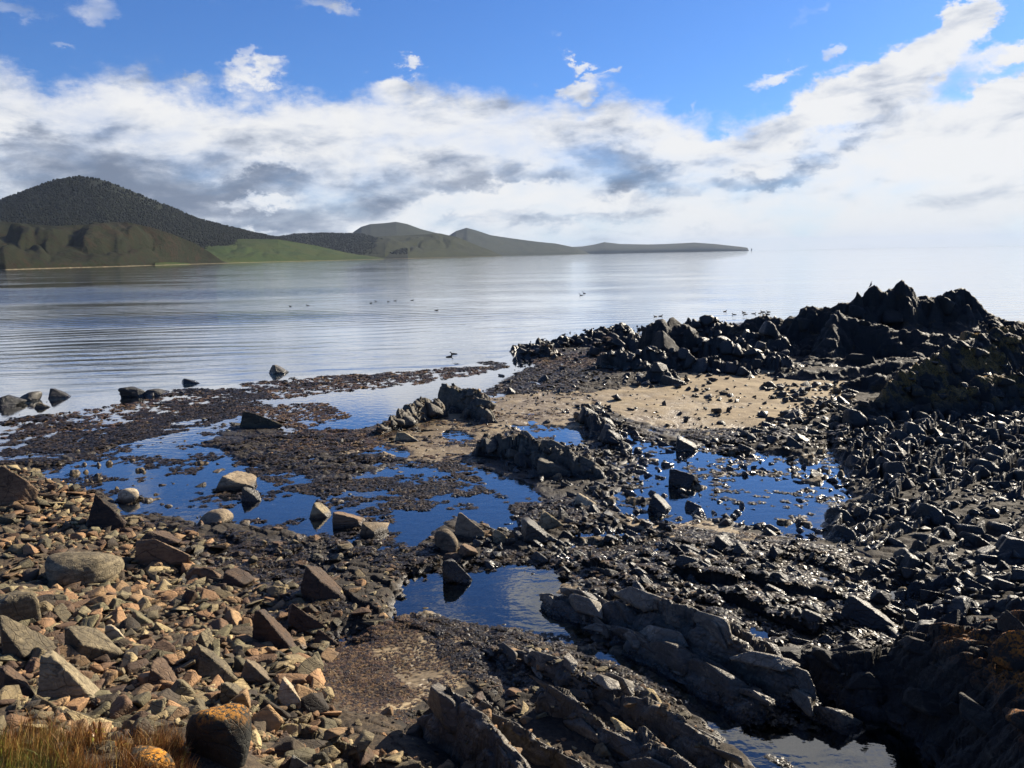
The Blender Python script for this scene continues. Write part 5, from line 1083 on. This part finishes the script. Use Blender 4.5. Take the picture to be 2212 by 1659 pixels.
weed_bed('black_seaweed', [(DWEED[0], 3400, .08, .22, .44, 0.5), (DWEED[1], 2600, .07, .18, .5, 0.9), (DWEED[2], 1500, .07, .2, .35, 1), (DWEED[3], 1600, .15, .4, .4, .5), (DWEED[4], 2500, .05, .14, .4, 1.2), (P1, 1500, .06, .18, .60, 0.8), (P2, 330, .07, .2, .58, 0.8),
    (W([(1180, 1200), (1450, 1140), (1850, 1200), (1950, 1420), (1700, 1400), (1250, 1290)]), 4200, .06, .17, .38, 1), (W([(1480, 930), (1830, 930), (1830, 990), (1500, 975)]), 600, .1, .25, .4, .8),
    (W([(700, 1180), (1200, 1200), (1180, 1230), (860, 1260)]), 700, .06, .15, .4, 1), (W([(1560, 1500), (2000, 1480), (2050, 1700), (1700, 1690)]), 900, .04, .10, .52, 1.6), (W([(860, 1330), (1300, 1380), (1500, 1520), (1300, 1560), (1020, 1480)]), 2200, .04, .11, .36, 1.5),
    (W([(-100, 930), (500, 820), (1100, 770), (1100, 800), (500, 850), (-100, 980)]), 1500, .12, .35, .55, .35), (W([(600, 930), (1100, 900), (1280, 960), (1000, 1010), (700, 1000)]), 600, .05, .15, .60, .9), (W([(250, 1110), (640, 1180), (700, 1350), (400, 1290)]), 1800, .05, .13, .4, 1)], M_weed,
    'black and dark brown wrack draped over the low parts of the shore', 500)
weed_bed('orange_seaweed', [(p, n, a, c, .30, 1) for p, n, a, c in zip(WEEDS, (1300, 800, 500, 450, 500, 2200), (.12, .12, .1, .1, .08, .02), (.3, .3, .22, .25, .18, .06))]+
    [(SANDS[1], 700, .05, .16, .60, .7), (SANDS[2], 1000, .012, .04, .45, 2), (W([(640, 1350), (1000, 1340), (1150, 1480), (900, 1600), (680, 1560)]), 3200, .012, .04, .48, 1.2), (W([(1180, 1200), (1500, 1130), (1800, 1200), (1850, 1350), (1300, 1300)]), 3500, .03, .08, .5, 1.2), (DWEED[4], 2500, .02, .06, .45, 1.5)], M_weed_o,
    'orange and yellow brown wrack in flat beds on sand and shallow water', 520)

# ------------------------------------------------------------------ grass and shore plants on the bank
def blades(name, spots, mat, label, lmin, lmax, w):
    V = []; Fq = []; T = []
    for (x, y, z, r, n, lean, tint) in spots:
        for i in range(n):
            a = random.random()*6.28; rr2 = r*math.sqrt(random.random()); bx, by = x+rr2*math.cos(a), y+rr2*math.sin(a)
            L = random.uniform(lmin, lmax); la = math.atan2(lean[1], lean[0])+random.gauss(0, .9) if lean else random.random()*6.28; ln = random.uniform(.2, 1.1)
            px, py, pz = bx, by, z-0.02; b = len(V); ux, uy = math.cos(la), math.sin(la); sx, sy = -uy, ux
            if random.random() < .5: sx, sy = math.cos(a), math.sin(a)
            t0 = min(1, max(0, random.gauss(tint, .22)))
            for k in range(5):
                t = k/4; ww = w*(1-t)**0.7*random.uniform(.9, 1.1)+0.0004
                V += [(px-sx*ww, py-sy*ww, pz), (px+sx*ww, py+sy*ww, pz)]; T += [t0, t0]
                th = ln*t*1.5; px += ux*math.sin(th)*L/4; py += uy*math.sin(th)*L/4; pz += math.cos(th)*L/4
                if k: Fq.append([b+2*k-2, b+2*k-1, b+2*k+1, b+2*k])
    me = mesh_np(name, np.array(V), np.array(Fq), mat); setattr_v(me, 'tint', np.array(T)); tag(obj(name, me), label, 'grass', kind='stuff')
sp = []
def gz(u, v, z): p = at(u, v, z); h = float(surface(np.array([p[0]]), np.array([p[1]]))[0]); p = at(u, v, h); return p[0], p[1], float(surface(np.array([p[0]]), np.array([p[1]]))[0])
for i in range(150):
    u = random.uniform(-150, 400); v = random.uniform(1600, 1800)
    if u > 260 and v < 1620: continue
    x, y, z = gz(u, v, 2.3); sp.append((x, y, z, random.uniform(.06, .14), random.randint(30, 170), (1, .2), .12 if u > 150 else (.6 if v > 1670 else .3)))
for u, v in ((330, 1600), (350, 1612), (380, 1605), (300, 1618), (365, 1630), (60, 1590), (110, 1600), (20, 1610), (150, 1612), (300, 1590), (345, 1585)):
    x, y, z = gz(u, v, 2.1); sp.append((x, y, z, .08, 130, (.6, .6), .15))
blades('grass', sp, M_grass, 'dry orange and green grass tufts on the top of the bank', .10, .36, .0020)
def tube(points, radii, n=8):
    P = np.array(points, float); V = []; m = len(P)
    for i in range(m):
        d = P[min(i+1, m-1)]-P[max(i-1, 0)]; d /= np.linalg.norm(d); s_ = np.cross(d, (0.01, 1, 0.02) if abs(d[1]) < .9 else (1, 0, 0)); s_ /= np.linalg.norm(s_); t_ = np.cross(d, s_)
        for k in range(n): a = 2*math.pi*k/n; V.append(P[i]+radii[i]*(math.cos(a)*s_+math.sin(a)*t_))
    Fq = [[i*n+k, i*n+(k+1) % n, (i+1)*n+(k+1) % n, (i+1)*n+k] for i in range(m-1) for k in range(n)]
    return np.array(V), np.array(Fq)
def seed_plant():
    """a shore plantain: rosette of fleshy leaves and a few upright brown seed heads"""
    root = bpy.data.objects.new('plantain', None); col.objects.link(root)
    V = []; Fq = []; T = []
    for i in range(22):
        a = random.random()*6.28; L = random.uniform(.05, .11); b = len(V); t0 = random.random()
        for k in range(4):
            t = k/3; ww = .009*math.sin(math.pi*(t*.8+.15)); r = .01+L*t; z = .02+.05*math.sin(t*2.2)
            V += [(r*math.cos(a)+ww*math.sin(a), r*math.sin(a)-ww*math.cos(a), z), (r*math.cos(a)-ww*math.sin(a), r*math.sin(a)+ww*math.cos(a), z)]; T += [t0, t0]
            if k: Fq.append([b+2*k-2, b+2*k-1, b+2*k+1, b+2*k])
    me = mesh_np('leaf_rosette', np.array(V), np.array(Fq), M_leaf); setattr_v(me, 'tint', np.array(T)); obj('leaf_rosette', me, root)
    for i in range(3):
        a = random.random()*6.28; lx, ly = .05*math.cos(a), .05*math.sin(a); H = random.uniform(.10, .17)
        V, Fq = tube([(0, 0, 0), (lx*.3, ly*.3, H*.4), (lx*.5, ly*.5, H*.5), (lx*.6, ly*.6, H*.6), (lx*.85, ly*.85, H*.9), (lx, ly, H)], [.002, .002, .003, .009, .008, .002], 8)
        V += np.random.default_rng(i).normal(0, .0012, V.shape); obj('seed_head', mesh_np('seed_head', V, Fq, M_seed), root)
    return root
pl = [(340, 1642, 'plantain with brown seed heads left of the lichened boulder'), (392, 1640, 'plantain with seed heads touching the left side of the lichened boulder'), (255, 1640, 'plantain growing in the grass at the middle of the tuft row'), (215, 1650, 'plantain at the bottom edge left of the others'), (296, 1652, 'plantain with yellow leaves between two others in the grass'), (150, 1640, 'plantain furthest left in the dry grass')]
src = None
for u, v, lab in pl:
    x, y, z = gz(u, v, 2.1)
    if src is None: src = seed_plant(); r_ = src
    else:
        r_ = src.copy(); col.objects.link(r_)
        for ch in list(src.children): c = ch.copy(); col.objects.link(c); c.parent = r_
    r_.location = (x, y, z); r_.rotation_euler = (0, 0, random.random()*6.28); r_.scale = (1.2,)*3; tag(r_, lab, 'plant', 'plantains in the grass on the bank')

# ------------------------------------------------------------------ birds on the water
def bird_mesh(kind):
    if kind == 'duck': V, Fq = tube([(-.30, 0, .10), (-.22, 0, .07), (-.10, 0, .045), (.04, 0, .045), (.14, 0, .07), (.18, 0, .12), (.19, 0, .165), (.21, 0, .20), (.25, 0, .205), (.29, 0, .19), (.33, 0, .18)], [.005, .045, .095, .105, .08, .045, .035, .045, .042, .018, .006], 10)
    elif kind == 'diver': V, Fq = tube([(-.30, 0, .03), (-.15, 0, .02), (.02, 0, .03), (.14, 0, .05), (.19, 0, .15), (.20, 0, .27), (.22, 0, .32), (.27, 0, .33), (.38, 0, .335)], [.005, .06, .09, .06, .03, .022, .032, .028, .004], 10)
    else: V, Fq = tube([(-.22, 0, -.02), (-.12, 0, .05), (-.03, 0, .16), (.03, 0, .30), (.05, 0, .42), (.04, 0, .52), (.06, 0, .58), (.11, 0, .60), (.20, 0, .60)], [.015, .04, .085, .10, .06, .03, .035, .03, .004], 10)
    return mesh_np(kind, V, Fq, M_bird, True)
BM = {k: bird_mesh(k) for k in ('duck', 'diver', 'perched')}
DUCKS = [(1566, 673, 'leftmost duck of the small flock beyond the crag'), (1586, 680, 'duck second from the left in the flock beyond the crag'), (1607, 675, 'upper duck of the close pair in the middle of the flock'), (1610, 679, 'lower duck of the close pair in the middle of the flock'), (1628, 678, 'duck just right of the close pair in the flock'), (1641, 677, 'duck in the middle right of the flock'), (1648, 674, 'upper duck near the right end of the flock'), (1660, 674, 'rightmost upper duck of the flock beyond the crag'), (1658, 679, 'rightmost lower duck of the flock beyond the crag'), (1650, 680, 'lowest duck near the right end of the flock'),
 (1416, 684, 'left duck of the pair afloat beyond the square dark block'), (1427, 683, 'right duck of the pair afloat beyond the square dark block'), (801, 655, 'largest duck of the loose line far out left'), (812, 651, 'small duck just right of the largest one in the loose line'), (839, 652, 'duck in the middle of the loose line far out'), (853, 650, 'duck right of the middle of the loose line far out'), (890, 649, 'last duck at the right end of the loose line'), (943, 671, 'single duck alone right of and nearer than the loose line'), (627, 662, 'single duck furthest left on the open water'), (665, 660, 'duck second from the left on the open water'), (980, 765, 'nearest duck close to the weedy shore'), (971, 771, 'small duck just left of the nearest duck')]
for i, (u, v, lab) in enumerate(DUCKS):
    p = at(u, v, 0); o = obj('duck', BM['duck'], loc=(p[0], p[1], -0.05)); o.rotation_euler = (0, 0, random.choice([0, 3.14])+random.uniform(-.6, .6)); o.scale = (0.95,)*3; tag(o, lab, 'duck', 'ducks floating on the sea')
for u, v, lab in [(1255, 638, 'long necked water bird nearer of the two left of the flock'), (1262, 634, 'long necked water bird farther of the two left of the flock')]:
    o = obj('water_bird', BM['diver'], loc=at(u, v, 0)); o.scale = (1.1,)*3; o.rotation_euler = (0, 0, 2.8); tag(o, lab, 'bird', 'long necked birds on the sea')
p = atd(1880, 630, 53.0); zz = float(surface(np.array([p[0]]), np.array([p[1]]))[0])
o = obj('perched_bird', BM['perched'], loc=(p[0], p[1], zz+0.02)); o.scale = (.6,)*3; tag(o, 'dark bird perched upright on the left peak of the tall crag', 'bird')

# ------------------------------------------------------------------ haze
def haze():
    m = bpy.data.materials.new('haze'); m.use_nodes = True; b = NB(m.node_tree); b.n.clear()
    v = b.add('ShaderNodeVolumePrincipled', {'Color': (0.60, 0.75, 1.0, 1), 'Density': HAZE_D, 'Anisotropy': 0.0})
    b.nt.links.new(v.outputs[0], b.add('ShaderNodeOutputMaterial').inputs['Volume'])
    bm = bmesh.new(); bmesh.ops.create_cube(bm, size=1)
    for q in bm.verts: q.co = Vector((q.co.x*80000, q.co.y*80000, -60+(q.co.z+.5)*600))
    me = bpy.data.meshes.new('haze'); bm.to_mesh(me); bm.free(); me.materials.append(m)
    tag(obj('haze', me), 'thin blue sea haze over the whole bay', 'haze', kind='stuff')
HAZE_D = 0.000017
haze()
